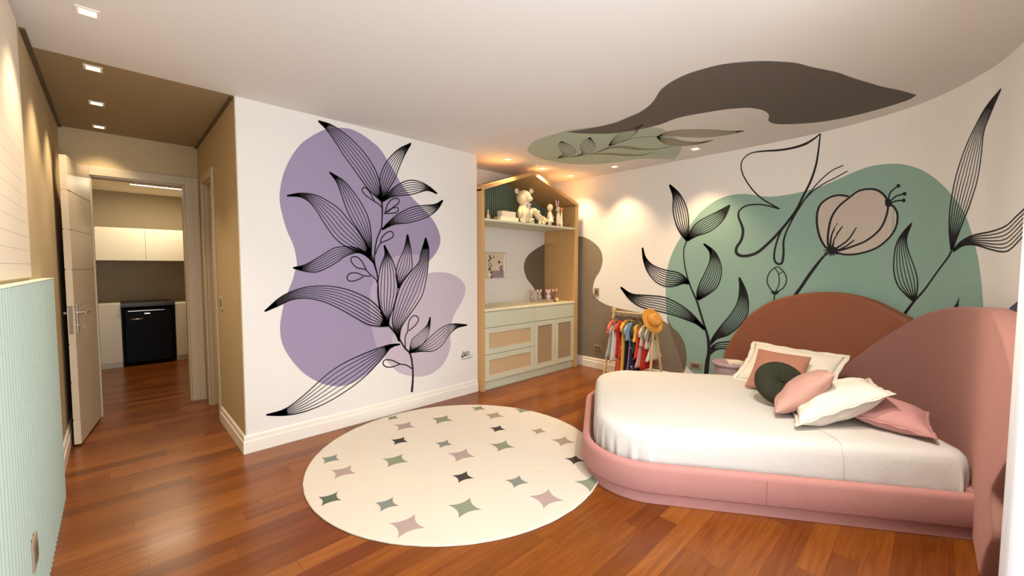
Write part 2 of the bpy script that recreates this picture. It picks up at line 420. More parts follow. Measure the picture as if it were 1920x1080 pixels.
# ------------------------------------------------------------------ murals
PURP = mat('lilac_wall_paint', (150, 138, 168), .75)
LILAC = mat('pale_lilac_wall_paint', (190, 176, 190), .75)
PMIX = mat('mixed_lilac_wall_paint', (172, 158, 180), .75)
INK = mat('black_mural_paint', (18, 14, 20), .8)
GREEN = mat('green_wall_paint', (134, 166, 154), .75)
TPE = mat('taupe_mural_paint', (128, 116, 100), .75)
TPED = mat('dark_taupe_mural_paint', (106, 94, 76), .75)
GREYF = mat('grey_petal_paint', (188, 178, 168), .75)
SLATE = mat('slate_mural_paint', (84, 84, 100), .75)
DARKC = mat('charcoal_ceiling_paint', (96, 88, 82), .8)
GREENC = mat('sage_ceiling_paint', (174, 190, 172), .8)
INKC = mat('soft_black_ceiling_paint', (66, 60, 50), .8)
SHADEC = mat('greige_ceiling_paint', (176, 168, 150), .8)
SHADEG = mat('grey_green_ceiling_paint', (142, 146, 124), .8)

m = MB()
big = U_([(560, 142), (480, 150), (400, 185), (310, 245), (240, 335), (190, 440), (165, 540), (160, 640), (180, 740), (210, 840), (250, 930), (270, 1010), (276, 1080)]) + \
    L_([(248, 90), (232, 150), (208, 210), (180, 290), (160, 380), (152, 460), (165, 550), (205, 630), (260, 700), (320, 755), (400, 800), (470, 820), (540, 823), (600, 808), (660, 775), (720, 730), (775, 680), (825, 620), (855, 560), (868, 500), (905, 420), (960, 330), (1030, 220), (1075, 120)]) + \
    U_([(1165, 1050), (1190, 1020), (1225, 970), (1245, 900), (1225, 820), (1180, 745), (1120, 680), (1050, 610), (980, 520), (930, 430), (880, 350), (840, 290), (800, 250), (720, 190), (640, 152)])
fill(m, WA, big, .001, 0, sm=4)
light = L_([(1085, 105), (1130, 103), (1200, 105), (1260, 125), (1305, 160), (1325, 200), (1318, 250), (1290, 310), (1255, 370), (1235, 430), (1230, 500), (1228, 580), (1205, 650), (1170, 700), (1110, 745), (1040, 763), (970, 757), (900, 735), (850, 690), (810, 640), (775, 590), (752, 540), (738, 480), (725, 400), (720, 300), (725, 220), (745, 160), (780, 100), (830, 40), (880, 5), (945, -12), (1010, -10), (1060, 20), (1090, 50)])
fill(m, WA, light, .0015, 1, sm=4)
mix = L_([(720, 300), (725, 220), (745, 160), (780, 100), (830, 40), (880, 5), (945, -12), (1010, -10), (1060, 20), (1085, 60), (1075, 120), (1030, 220), (960, 330), (905, 420), (868, 500), (855, 560), (815, 632), (775, 590), (752, 540), (738, 480), (725, 400)])
fill(m, WA, mix, .002, 2, sm=4)
tag(m.build('mural_blobs', [PURP, LILAC, PMIX], wa), 'two overlapping lilac blobs painted on the wall')
m = MB()
def lf(A, B, n, **k): leaf(m, WA, A, B, n, **k)
lf(U_([(420, 97), (510, 125), (620, 200), (720, 300), (790, 400), (828, 490), (840, 560), (848, 640)]), U_([(420, 97), (480, 160), (530, 230), (600, 340), (680, 450), (760, 560), (848, 640)]), 7, tipfill=.12)
lf(U_([(1045, 248), (960, 290), (890, 360), (850, 430), (835, 500), (840, 580), (848, 640)]), U_([(1045, 248), (1000, 330), (965, 410), (940, 480), (900, 550), (848, 640)]), 7)
lf(U_([(1222, 587), (1160, 535), (1080, 500), (1010, 503), (940, 540), (890, 585), (855, 635)]), U_([(1222, 587), (1160, 565), (1110, 575), (1050, 592), (980, 600), (910, 610), (855, 640)]), 7)
lf(U_([(1260, 632), (1210, 660), (1130, 668), (1050, 680), (960, 725), (900, 775), (850, 830)]), U_([(1260, 632), (1230, 685), (1180, 730), (1110, 762), (1020, 785), (930, 795), (850, 830)]), 7)
lf(U_([(495, 442), (590, 500), (660, 580), (720, 670), (760, 760), (775, 860), (778, 940), (775, 1000)]), U_([(495, 442), (545, 510), (575, 590), (610, 690), (650, 770), (690, 830), (735, 910), (770, 985)]), 6)
lf(U_([(208, 602), (300, 585), (400, 597), (480, 635), (560, 690), (620, 760), (680, 830), (730, 910), (775, 1000)]), U_([(208, 602), (290, 607), (350, 635), (400, 690), (450, 770), (510, 860), (570, 920), (640, 960), (720, 990), (775, 1015)]), 7)
lf([(549.6, 502.2), (571, 497), (590, 487), (605, 478), (627, 465), (652, 462.5), (674, 467), (688, 478), (702, 494)], [(549.6, 502.2), (569, 508), (592.6, 510), (613, 502), (634, 490), (647, 480.5), (669, 473.6), (685.5, 479), (702, 494)], 7)
lf(L_([(55, 350), (150, 265), (250, 215), (350, 193), (450, 190), (550, 205), (650, 240), (730, 285), (790, 345), (840, 435)]), L_([(55, 350), (140, 315), (230, 275), (330, 268), (430, 290), (530, 335), (620, 385), (700, 430), (770, 445), (840, 443)]), 8, tipfill=.12)
lf(L_([(65, 1005), (180, 970), (280, 900), (370, 820), (460, 740), (560, 675), (680, 620), (800, 575), (860, 560), (910, 560)]), L_([(65, 1005), (150, 1008), (240, 1000), (350, 970), (470, 915), (590, 840), (680, 770), (750, 700), (810, 630), (850, 580), (880, 565), (910, 558)]), 7, tipfill=.16, basefill=.12)
lf([(720.3, 459.7), (721.7, 477.8)] + L_([(790, 60), (772, 160), (770, 260), (790, 350), (835, 440)]), [(720.3, 459.7), (729, 476)] + L_([(863, 30), (890, 120), (893, 220), (870, 320), (845, 390), (835, 440)]), 7)
lf([(763.9, 439.4), (757.8, 466.7)] + L_([(905, 30), (885, 110), (900, 205)]), [(763.9, 439.4), (770, 466.7)] + L_([(985, 20), (985, 80), (940, 140), (900, 205)]), 6)
lf([(798, 445.8), (789, 475)] + L_([(1030, 40), (970, 110), (920, 180), (890, 260), (870, 350), (865, 440), (905, 540)]), [(798, 445.8), (803.6, 466.7), (802, 500)] + L_([(1075, 150), (1050, 250), (1000, 330), (950, 400), (915, 460), (905, 540)]), 8)
lf(L_([(1102, 385), (1080, 440), (1030, 490), (985, 535), (970, 610)]), L_([(1102, 385), (1100, 440), (1085, 510), (1050, 560), (1000, 590), (970, 615)]), 6, w=1.2)
lf(L_([(1335, 437), (1250, 430), (1180, 450), (1110, 505), (1050, 560), (970, 610)]), L_([(1335, 437), (1270, 455), (1220, 500), (1180, 560), (1120, 600), (1050, 603), (970, 612)]), 6, w=1.3)
stroke(m, WA, U_([(848, 640), (852, 700), (850, 760), (845, 820), (820, 880), (803, 960), (800, 1050)]) + L_([(765, 110), (772, 190), (778, 280), (800, 380), (840, 440)]), (3, 2.2, 2.2, 2, 2.4, 3.4))
stroke(m, WA, U_([(775, 1000), (795, 1050)]) + L_([(750, 60), (770, 130)]), (4, 1.6))
stroke(m, WA, L_([(840, 440), (890, 500), (940, 580), (975, 620), (990, 700), (992, 780), (985, 862)]), (3.4, 2.6, 3, 3, 4))
def bud(p): stroke(m, WA, p, 1.8)
bud(U_([(850, 685), (830, 660), (800, 640), (745, 603), (715, 565), (730, 545), (760, 568), (800, 640)]))
bud(U_([(870, 718), (890, 655), (925, 622), (960, 622), (962, 650), (930, 675), (885, 712)]))
bud(U_([(865, 722), (910, 690), (950, 680), (960, 698), (940, 716), (865, 722)]))
bud(U_([(803, 1000), (820, 955), (840, 920), (845, 890), (875, 855), (910, 842), (927, 865), (910, 890), (840, 920)]))
bud(L_([(772, 180), (755, 145), (720, 115), (690, 85), (640, 75), (605, 40), (603, 12), (635, 5), (670, 35), (700, 95)]))
bud(L_([(725, 128), (680, 125), (640, 108), (595, 110), (575, 135), (590, 158), (630, 155), (680, 132)]))
bud(L_([(945, 590), (943, 520), (960, 470), (965, 420), (985, 385), (1010, 378), (1028, 400), (1010, 435), (965, 475)]))
bud(L_([(990, 715), (950, 690), (910, 683), (860, 660), (815, 658), (803, 680), (820, 700), (860, 702), (910, 683)]))
tag(m.build('mural_plant', INK, wa), 'black line drawing of a leafy branch with buds')
m = MB(); SG = lambda p: T(p, 840, 630, 15.43)
stroke(m, WA, SG([(448, 435), (425, 500), (395, 612), (445, 590), (468, 555)]), (.9, 1.8, 1.6))
stroke(m, WA, SG([(478, 470), (460, 540), (450, 600)]), 1.3)
stroke(m, WA, SG([(528, 425), (505, 510), (490, 575), (535, 560)]), (1, 1.7, 1.2))
stroke(m, WA, SG([(575, 445), (552, 490), (550, 545), (570, 560), (592, 520), (598, 465), (575, 445)]), 1.1)
for x, y in ((605, 572), (650, 552), (708, 542)): stroke(m, WA, SG([(x - 10, y + 4), (x + 12, y - 4)]), .8)
for k in range(14):
    x = 392 + k * 21; y = 695 - k * 5.2
    stroke(m, WA, SG([(x, y), (x + 4, y - 14), (x + 10, y - 6), (x + 15, y - 10)]), .55)
tag(m.build('mural_signature', INK, wa), "artist's small handwritten signature Lilo")

# right wall mural
m = MB(); zb = .14
def sz(px): return [WALLB.hit(*p) for p in px]
taupe_top = G0([(-10, 83), (20, 83), (60, 90), (120, 125), (165, 175), (180, 240), (165, 310), (130, 370), (115, 430), (122, 480), (160, 520), (220, 550), (300, 572), (370, 587), (440, 600), (520, 622), (590, 655), (640, 690), (690, 740), (730, 810), (745, 890), (740, 960), (725, 1010)])
tt = [WALLB.hit(p.x, p.y) for p in smooth(taupe_top, 5)]
s0 = tt[0].x
fill(m, WALLB, tt + [Vector((tt[-1].x - .05, zb)), Vector((s0, zb))], .001, 0, sm=0, uv=True)
green = G0([(800, 1010), (760, 975), (720, 920), (680, 840), (640, 730), (620, 650), (608, 560)]) + G1([(292, 600), (292, 560), (300, 500), (320, 430), (360, 350), (420, 270), (480, 200), (550, 150), (620, 125), (700, 118), (780, 130), (850, 130), (930, 118)]) + \
    G2([(420, 362), (520, 335), (620, 295), (720, 250), (820, 215), (920, 202), (1000, 205), (1080, 225)]) + G3([(310, 405), (360, 445), (410, 500), (450, 560), (480, 640), (505, 740), (520, 850), (528, 950)])
gg = [WALLB.hit(p.x, p.y) for p in smooth(green, 5)]
fill(m, WALLB, gg + [Vector((gg[-1].x - .03, .5)), Vector((gg[-1].x - .5, zb)), Vector((gg[0].x, zb))], .0015, 1, sm=0, uv=True)
lens = G0([(612, 625), (645, 690), (700, 745), (735, 815), (747, 890), (742, 960), (728, 985), (700, 900), (672, 820), (640, 730)])
fill(m, WALLB, lens, .002, 2, sm=4)
tag(m.build('mural_blobs', [TPE, GREEN, TPED], wr), 'large green blob beside a taupe blob painted on the wall')
m = MB()
def lb(A, B, n, **k): leaf(m, WALLB, A, B, n, **k)
lb(G1([(312, 72), (330, 130), (330, 200), (345, 270), (370, 320), (400, 355)]), G1([(312, 72), (360, 115), (395, 180), (407, 240), (408, 300), (402, 355)]), 7, w=1.7)
lb(G1([(617, 175), (560, 205), (500, 235), (450, 265), (415, 310), (402, 350)]), G1([(617, 175), (595, 230), (560, 275), (510, 310), (450, 330), (402, 355)]), 8, w=1.6)
lb(G1([(175, 390), (190, 440), (230, 480), (290, 503), (350, 515), (390, 540), (412, 570)]), G1([(175, 390), (180, 450), (200, 510), (240, 560), (290, 585), (340, 583), (380, 570), (412, 572)]), 8, w=1.7)
lb(G1([(485, 370), (515, 410), (515, 460), (495, 510), (470, 560), (453, 610), (452, 650)]), G1([(485, 370), (540, 410), (570, 470), (573, 530), (550, 590), (500, 630), (455, 655)]), 9, w=1.6)
lb(G1([(65, 590), (120, 625), (200, 632), (280, 640), (350, 670), (420, 720), (490, 800)]), G1([(65, 590), (110, 650), (170, 690), (250, 710), (330, 730), (400, 755), (450, 775), (490, 805)]), 7, w=1.9, basefill=.14)
lb(G1([(665, 540), (668, 600), (655, 670), (620, 730), (570, 790), (535, 840), (520, 870)]), G1([(665, 540), (695, 600), (710, 660), (705, 730), (670, 780), (610, 830), (550, 850), (520, 880)]), 9, w=1.7)
lb(G1([(660, 862), (610, 866), (560, 872), (530, 890), (515, 920)]), G1([(660, 900), (620, 906), (580, 900), (545, 907), (515, 928)]), 4, w=2, tipfill=0, basefill=.2)
stroke(m, WALLB, G1([(402, 350), (385, 395), (385, 450), (395, 510), (410, 565), (430, 615), (450, 660), (470, 725), (490, 790), (505, 840), (511, 890), (510, 930), (503, 970), (498, 1030), (495, 1100)]), (2, 1.8, 2.2, 3, 3.6, 5, 6.5, 7.5))
stroke(m, WALLB, G1([(520, 868), (512, 890), (510, 925)]), (3.5, 4)); stroke(m, WALLB, G1([(515, 922), (508, 945)]), (3, 5))
# right-hand plant
lb(G2([(1050, 535), (1000, 590), (965, 650), (950, 730), (950, 810), (970, 880), (1010, 930), (1060, 975)]), G2([(1050, 535), (1020, 620), (1030, 690), (1060, 770), (1082, 850), (1080, 920), (1065, 975)]), 7, w=1.7, tipfill=.14)
stroke(m, WALLB, G3([(400, 712), (385, 740), (340, 800), (290, 870), (250, 915), (215, 960), (185, 1010)]), (4, 3, 3, 4, 5))
lb(G3([(600, 57), (540, 130), (490, 220), (450, 310), (415, 420), (395, 530), (390, 620), (398, 710)]), G3([(600, 57), (560, 150), (530, 230), (520, 320), (505, 420), (475, 520), (440, 610), (402, 710)]), 8, w=1.9, tipfill=.16)
lb(G3([(760, 480), (715, 525), (665, 570), (620, 612), (560, 635), (490, 650), (440, 675), (405, 712)]), G3([(760, 560), (715, 620), (665, 680), (620, 716), (560, 708), (500, 690), (450, 690), (405, 716)]), 7, w=2, tipfill=0, basefill=.12)
fill(m, WALLB, G3([(398, 955), (420, 925), (430, 898), (428, 945), (420, 965)]), .0026, 0, sm=0)
fill(m, WALLB, G3([(600, 985), (640, 940), (700, 890), (700, 1010)]), .0026, 1, sm=0)
tag(m.build('mural_plants', [INK, SLATE], wr), 'black line drawings of two leafy stems')
m = MB()
stroke(m, WALLB, G2([(535, 32), (500, 60), (450, 90), (380, 112), (300, 125), (220, 130), (150, 140), (110, 165), (90, 200), (95, 250), (120, 300), (160, 355), (210, 400), (260, 430), (305, 455)]), (1.8, 4, 3, 1.8, 1.7, 1.8, 2, 2.2))
stroke(m, WALLB, G2([(305, 455), (250, 440), (190, 430), (120, 437), (80, 465), (75, 500), (90, 540), (100, 580), (90, 630), (65, 670), (62, 700), (85, 718), (130, 718), (180, 700), (230, 660), (290, 600), (350, 530), (400, 460), (440, 380), (480, 300), (510, 210), (525, 120), (535, 32)]), (2.2, 2.2, 2.6, 4, 4, 4.4, 4.4, 4, 3.4, 3, 1.8))
stroke(m, WALLB, G2([(665, 210), (600, 240), (540, 290), (490, 345), (440, 410), (410, 460), (370, 510), (320, 570), (290, 640), (275, 710), (280, 750), (300, 765), (320, 755), (328, 700), (328, 640), (345, 580), (380, 510), (410, 460), (450, 400), (500, 350), (560, 310), (620, 280), (688, 242)]), (1.7, 1.8, 2, 2.6, 3, 3.4, 2.6, 2, 1.8, 1.7))
tag(m.build('mural_butterfly', INK, wr), 'black single-line drawing of a butterfly')
m = MB()
pl = [(695, 385), (640, 378), (580, 395), (530, 440), (515, 510), (525, 590), (550, 650), (585, 690)]
pc = [(700, 390), (750, 355), (810, 343), (860, 352), (900, 385), (917, 430), (905, 500), (870, 570), (800, 630), (720, 665), (640, 690), (600, 695)]
pcl = [(700, 390), (640, 440), (600, 500), (582, 570), (577, 640), (588, 690)]
pr_ = [(920, 430), (950, 445), (970, 490), (960, 560), (920, 620), (850, 675), (760, 705), (680, 712), (605, 697)]
fill(m, WALLB, G2(pl + [(640, 640), (700, 500)]), .0021, 1, sm=4)
fill(m, WALLB, G2(pc + [(588, 690), (577, 640), (582, 570), (600, 500), (640, 440)]), .0023, 1, sm=4)
fill(m, WALLB, G2(pr_ + [(700, 620), (780, 530), (840, 440), (880, 420)]), .0019, 1, sm=4)
for p in (pl, pc, pcl, pr_): stroke(m, WALLB, G2(p), 3)
for p in ([(590, 680), (598, 605), (630, 535)], [(597, 690), (622, 610), (660, 553)], [(620, 680), (690, 630), (738, 560)], [(630, 690), (680, 665), (727, 630)]): stroke(m, WALLB, G2(p), (3, 2.4, 1.8))
fill(m, WALLB, G2([(570, 680), (590, 665), (615, 668), (640, 688), (618, 708), (590, 712)]), .0028, 0, sm=3)
for a in range(7):
    an = math.radians(150 + a * 28); stroke(m, WALLB, G2([(598 + 12 * math.cos(an), 690 - 12 * math.sin(an)), (598 + 48 * math.cos(an), 688 - 36 * math.sin(an))]), (3, .8))
for p in ([(915, 420), (930, 362), (975, 325)], [(920, 420), (960, 385), (1010, 370)], [(920, 425), (965, 410), (1005, 407)]):
    stroke(m, WALLB, G2(p), 2.4); q = p[-1]
    fill(m, WALLB, G2([(q[0] + 11 * math.cos(a * PI / 4), q[1] + 11 * math.sin(a * PI / 4)) for a in range(8)]), .0028, 0, sm=3)
fill(m, WALLB, G2([(900, 405), (925, 400), (940, 425), (930, 442), (905, 440)]), .0028, 0, sm=3)
stroke(m, WALLB, G2([(572, 702), (530, 750), (470, 830), (430, 890), (385, 955), (350, 1040)]), (2.5, 4.5, 4.5, 5))
stroke(m, WALLB, G2([(298, 780), (330, 810), (345, 855), (325, 900), (280, 922), (255, 905), (236, 865), (245, 820), (275, 788), (298, 780)]), 1.6)
stroke(m, WALLB, G2([(280, 788), (300, 822), (303, 875), (284, 920)]), 1.4); stroke(m, WALLB, G2([(300, 822), (326, 808)]), 1.2)
for a in range(6):
    an = math.radians(190 + a * 32); stroke(m, WALLB, G2([(280, 925), (280 + 27 * math.cos(an), 918 - 22 * math.sin(an))]), (4, .8))
stroke(m, WALLB, G2([(280, 925), (274, 968), (268, 1040)]), 1.8)
tag(m.build('mural_flowers', [INK, GREYF], wr), 'black outlined grey poppy and a small bud painted on the wall')

# ceiling mural
m = MB()
fill(m, CE, C1([(115, 800), (150, 750), (220, 715), (330, 683), (450, 650), (650, 630), (850, 620), (1000, 625), (1120, 645), (1180, 680), (1240, 720), (1275, 750), (1275, 790), (1250, 835), (1225, 865), (1200, 875), (1100, 870), (960, 870), (800, 895), (640, 910), (480, 912), (330, 895), (220, 870), (140, 835)]), .001, 0, sm=4)
dk = C1([(408, 668), (500, 655), (620, 635), (770, 600), (880, 555), (960, 520), (1030, 470), (1070, 425), (1100, 375), (1130, 340), (1200, 290), (1300, 240), (1420, 200), (1560, 165), (1720, 145), (1880, 137)]) + C2([(420, 142), (540, 153), (640, 180), (740, 200), (850, 225), (950, 262), (1060, 295), (1180, 330), (1300, 355), (1435, 392)])
dk2 = C2([(1435, 392), (1380, 425), (1280, 460), (1120, 507), (960, 548), (820, 577), (680, 597), (540, 608), (400, 610), (345, 600), (322, 580), (328, 550), (315, 525), (270, 502), (200, 490), (140, 488), (0, 500)]) + C1([(1440, 525), (1300, 550), (1200, 578), (1120, 610), (1000, 640), (860, 665), (740, 680), (600, 682), (500, 678), (408, 668)])
fill(m, CE, list(smooth(dk, 4)) + list(smooth(dk2, 4))[1:-1], .0015, 1, sm=0)
tag(m.build('mural_blobs', [GREENC, DARKC], ceil), 'long charcoal wave shape and pale green blob painted on the ceiling')
m = MB()
def lc(A, B, n, **k): leaf(m, CE, C1(A), C1(B), n, off=.003, **k)
fill(m, CE, C1([(1085, 703), (1160, 670), (1260, 655), (1380, 652), (1500, 655), (1620, 662), (1745, 660), (1620, 688), (1520, 703), (1420, 708), (1300, 705), (1180, 695)]), .002, 1, sm=3)
fill(m, CE, C1([(1085, 703), (1140, 712), (1220, 725), (1300, 740), (1400, 745), (1505, 730), (1400, 760), (1280, 772), (1180, 765), (1120, 740)]), .002, 1, sm=3)
fill(m, CE, C1([(690, 800), (780, 775), (880, 778), (980, 790), (1080, 795), (1205, 775), (1100, 797), (1000, 803), (900, 803), (800, 790)]), .002, 2, sm=3)
fill(m, CE, C1([(600, 835), (720, 825), (850, 832), (960, 838), (1065, 822), (960, 848), (850, 850), (740, 840)]), .002, 2, sm=3)
lc([(372, 737), (350, 765), (365, 800), (382, 830), (345, 862)], [(372, 737), (430, 765), (470, 800), (465, 835), (400, 855), (345, 864)], 6, w=.8, tipfill=.06)
lc([(585, 708), (530, 745), (515, 790), (525, 825), (490, 845), (450, 855)], [(585, 708), (620, 760), (610, 800), (560, 830), (450, 857)], 6, w=.8, tipfill=.06)
lc([(985, 612), (900, 640), (820, 670), (760, 720), (725, 772)], [(985, 612), (945, 650), (930, 680), (880, 710), (800, 750), (725, 772)], 7, w=.8, tipfill=.08)
lc([(1745, 660), (1620, 662), (1500, 655), (1380, 652), (1260, 655), (1160, 670), (1085, 703)], [(1745, 660), (1620, 688), (1520, 703), (1420, 708), (1300, 705), (1180, 695), (1085, 705)], 5, w=.7, tipfill=.1)
lc([(1505, 730), (1400, 745), (1300, 740), (1220, 725), (1140, 712), (1085, 703)], [(1505, 730), (1400, 760), (1280, 772), (1180, 765), (1120, 740), (1085, 703)], 7, w=.7, tipfill=.1)
stroke(m, CE, C1([(192, 870), (330, 866), (450, 855), (560, 838), (640, 820), (720, 785), (800, 750), (900, 718), (1000, 705), (1085, 702)]), (.8, 1, 1.6, 1.4, 1), off=.003)
stroke(m, CE, C1([(1205, 775), (1080, 797), (950, 798), (850, 778), (750, 782), (660, 815), (560, 838)]), (1.2, .8, .8), off=.003)
stroke(m, CE, C1([(1065, 822), (960, 845), (850, 842), (700, 834), (600, 835)]), (1.2, .8, .8), off=.003)
tag(m.build('mural_plant', [INKC, SHADEC, SHADEG], ceil), 'fine grey line drawing of a leafy branch')
# taupe bulge on niche back wall
m = MB()
NB4 = lambda p: T(p, 900, 440, 6.75)
b1 = [NB.hit(p.x, p.y) for p in smooth(NB4([(830, 118), (760, 150), (680, 200), (610, 260), (570, 330), (555, 400), (565, 480), (595, 560), (640, 620), (690, 690), (730, 760), (760, 840), (790, 930)]), 5)]
fill(m, NB, b1 + [Vector((4.66, b1[-1].y)), Vector((4.66, b1[0].y))], .001, 0, sm=0, uv=True)
tag(m.build('mural_blob', TPED, nb), 'dark taupe curved shape painted on the niche wall')

# ------------------------------------------------------------------ left wall panels
t = empty('wainscot_panel', (-.283, 1.6, 0), 'mint green fluted half-height panel on the left wall', 'wall panel')
m = MB(); pitch = .05; y0 = YN + .0; y1 = 3.69; pts = []
y = y0
while y < y1 - 1e-6:
    for k in range(6):
        a = k / 5; pts.append((y + pitch * .78 * a, -.274 + .018 * math.sin(a * PI)))
    pts.append((y + pitch * .79, -.278)); pts.append((y + pitch * .99, -.278)); y += pitch
for a, b in zip(pts, pts[1:]):
    if b[0] > y1: break
    m.b.faces.new([m.b.verts.new(v) for v in ((a[1], a[0], 0.0), (b[1], b[0], 0.0), (b[1], b[0], 1.34), (a[1], a[0], 1.34))])
m.box((XL + .001, y0, 0), (-.278, y1, 1.34))
m.build('fluting', MINT, t)
MB().box((XL, y0, 1.34), (-.2575, y1 + .002, 1.346)).build('top_cap', mat('cap_paint', (214, 222, 204), .5), t, bevel=.002)
m = MB(); gz = 1.36
while gz < H - .07: m.box((XL, YN, gz + .0006), (-.298, 3.19, gz + .0654)); gz += .066
tag(m.build('plank_panel', CREAMW), 'cream horizontal plank cladding above the mint fluted panel', 'wall panel')
# socket on fluted panel
def plate(name, c, u, n, w, h, label, cat, holes=1, mm=PLATE):
    c = Vector(c); u = Vector(u); n = Vector(n); t = empty(name, c, label, cat)
    MB().obox(c + n * .004, u * w / 2, Vector((0, 0, h / 2)), n * .004).build('plate', mm, t, bevel=.0015)
    for k in range(holes):
        x = (k - (holes - 1) / 2) * w / (holes + .3)
        MB().obox(c + n * .009 + u * x, u * w / (holes * 3.2), Vector((0, 0, h * .27)), n * .0015).build('insert', PLATED, t)
plate('wall_socket', (-.258, 2.36, .325), (0, 1, 0), (1, 0, 0), .11, .11, 'grey socket plate low on the mint fluted panel', 'socket')
plate('light_switch', (4.8, 3.276, 1.06), (0, 1, 0), (-1, 0, 0), .075, .115, 'grey switch plate on the cream wall above the clothes rack', 'light switch')
plate('wall_socket', (4.8, 3.25, .29), (0, 1, 0), (-1, 0, 0), .12, .075, 'taupe double socket low on the wall behind the clothes rack', 'socket', 2)
plate('wall_socket', (4.8, 1.91, .27), (0, 1, 0), (-1, 0, 0), .13, .078, 'grey socket on the green painted wall behind the bed', 'socket')
plate('light_switch', (XC - .006, 4.345, 1.096), (0, 1, 0), (-1, 0, 0), .075, .12, 'beige switch plate on the corridor side wall', 'light switch', 1, mat('beige_plate', (196, 180, 152), .5))

# ------------------------------------------------------------------ downlights
def downlight(p, label, rad=.043, group=None):
    t = empty('ceiling_downlight', (p[0], p[1], H), label, 'ceiling light', group)
    m = MB(); a = rad
    for (x0, y0, x1, y1) in ((-a, -a, a, -a + .012), (-a, a - .012, a, a), (-a, -a + .012, -a + .012, a - .012), (a - .012, -a + .012, a, a - .012)):
        m.box((p[0] + x0, p[1] + y0, H - .006), (p[0] + x1, p[1] + y1, H))
    m.build('trim_ring', TRIM, t)
    MB().box((p[0] - a + .012, p[1] - a + .012, H - .002), (p[0] + a - .012, p[1] + a - .012, H - .0005)).build('lens', LENS, t)
for p, l in zip(CORR, ('square downlight in the white ceiling above the left wall panels', 'nearest square downlight in the taupe corridor ceiling', 'middle square downlight in the taupe corridor ceiling', 'farthest square downlight in the taupe corridor ceiling')): downlight(p, l)
for p, l in zip(CAB, ('downlight before the left roof slope of the house-shaped cabinet', 'downlight in front of the roof peak of the house-shaped cabinet', 'downlight before the right roof slope of the house-shaped cabinet')): downlight(p, l)
for p, l in zip(WB, ('ceiling downlight beside the curved wall above the clothes rack', 'ceiling downlight nearest the painted butterfly')): downlight(p, l)

for p, l in zip(ADDED_FILL, ('added unseen fill downlight by the window, outside the left of the bed', 'added unseen fill downlight by the window near the bed', 'added unseen tilted fill downlight by the window turned towards the curved wall')): downlight(p, l)  # fittings made up for the added fill lamps
# ------------------------------------------------------------------ corridor door, frames, closet
def frame(name, parts):
    m = MB()
    for a, b in parts: m.box(a, b)
    return m.build(name, FRAMEM, bevel=.003)
d1 = struct(frame('door_1', [((-.2, YE - .018, 0), (DL, YE, 2.33)), ((DR, YE - .018, 0), (.672, YE, 2.33)), ((DL, YE - .018, DT), (DR, YE, 2.33)),
    ((DL, YE - .003, 0), (DL + .015, YE + .13, DT)), ((DR - .015, YE - .003, 0), (DR, YE + .13, DT)), ((DL + .015, YE - .003, DT - .015), (DR - .015, YE + .13, DT)),
    ((.62, YE - .03, 0), (.672, YE - .018, 2.33))]))
hx, hy = -.165, 5.39; ex, ey = -.268, 4.665
dv = Vector((ex - hx, ey - hy, 0)); ln = dv.length; dv.normalize(); dn = Vector((-dv.y, dv.x, 0))
if dn.x < 0: dn = -dn
t = empty('open_door', (hx, hy, 0), 'white grooved door standing open against the corridor wall', 'door')
m = MB(); o3 = Vector((hx, hy, 0)); zs = [.012, .21, .51, .81, 1.10, 1.39, 1.70, 2.0, 2.27]
for a, b in zip(zs, zs[1:]):
    m.obox(o3 + dv * ln / 2 + dn * .02 + Vector((0, 0, (a + b) / 2)), dv * ln / 2, dn * .02, Vector((0, 0, (b - a) / 2 - .005)))
m.obox(o3 + dv * ln / 2 + dn * .02 + Vector((0, 0, 1.14)), dv * (ln / 2 - .001), dn * .016, Vector((0, 0, 1.125)))
m.build('door_leaf', DOORM, t)
hz = 1.05; hp = o3 + dv * (ln - .055) + Vector((0, 0, hz))
for sgn, face in ((1, .042), (-1, -.002)):
    m = MB(); c = hp + dn * face; hl = .05 if sgn == 1 else .022
    m.obox(c + Vector((0, 0, -.05)) + dn * sgn * .003, dv * .016, dn * .003, Vector((0, 0, .11)))
    bp = m.build('backplate', CHROME, t, bevel=.002)
    m = MB(); m.tube([c, c + dn * sgn * hl], .008); m.obox(c + dn * sgn * hl - dv * .045, dv * .055, dn * .006, Vector((0, 0, .009))); m.build('door_handle', CHROME, t, bevel=.001)
m = MB(); m.obox(o3 + dv * (ln + .001) + dn * .02 + Vector((0, 0, 1.0)), dv * .0015, dn * .012, Vector((0, 0, .11))); m.build('lock_plate', CHROME, t)
m = MB(); m.tube([hp + dn * .045 + Vector((0, 0, -.10)), hp + dn * .075 + Vector((0, 0, -.10))], .004); m.obox(hp + dn * .08 + Vector((0, 0, -.115)), dv * .002, dn * .01, Vector((0, 0, .018))); m.build('key', CHROME, t)
t = empty('door_stop', (-.27, 4.9, 0), 'small white door stop at the foot of the corridor wall', 'door stop')
MB().tube([(XL + .018, 4.55, .06), (-.275, 4.55, .06)], .012).tube([(-.28, 4.55, .06), (-.27, 4.55, .06)], .016).build('stop_pin', TRIM, t)
t.location = (-.29, 4.55, 0)
bpy.data.objects.remove(t.children[0]) if False else None
d2 = struct(frame('door_2', [((XC - .024, 4.53, 0), (XC - .006, 4.60, 2.30)), ((XC - .024, 5.12, 0), (XC - .006, 5.19, 2.30)), ((XC - .024, 4.60, 2.23), (XC - .006, 5.12, 2.30)), ((XC, 4.6, 0), (XC + .1, 4.612, 2.23)), ((XC, 5.108, 0), (XC + .1, 5.12, 2.23)), ((XC, 4.612, 2.218), (XC + .1, 5.108, 2.23))]))
m = MB(); m.box((XC + .04, 4.614, .005), (XC + .075, 5.106, 2.216)); tag(m.build('door_leaf', DOORM, d2), 'closed pale door leaf in the side doorway')
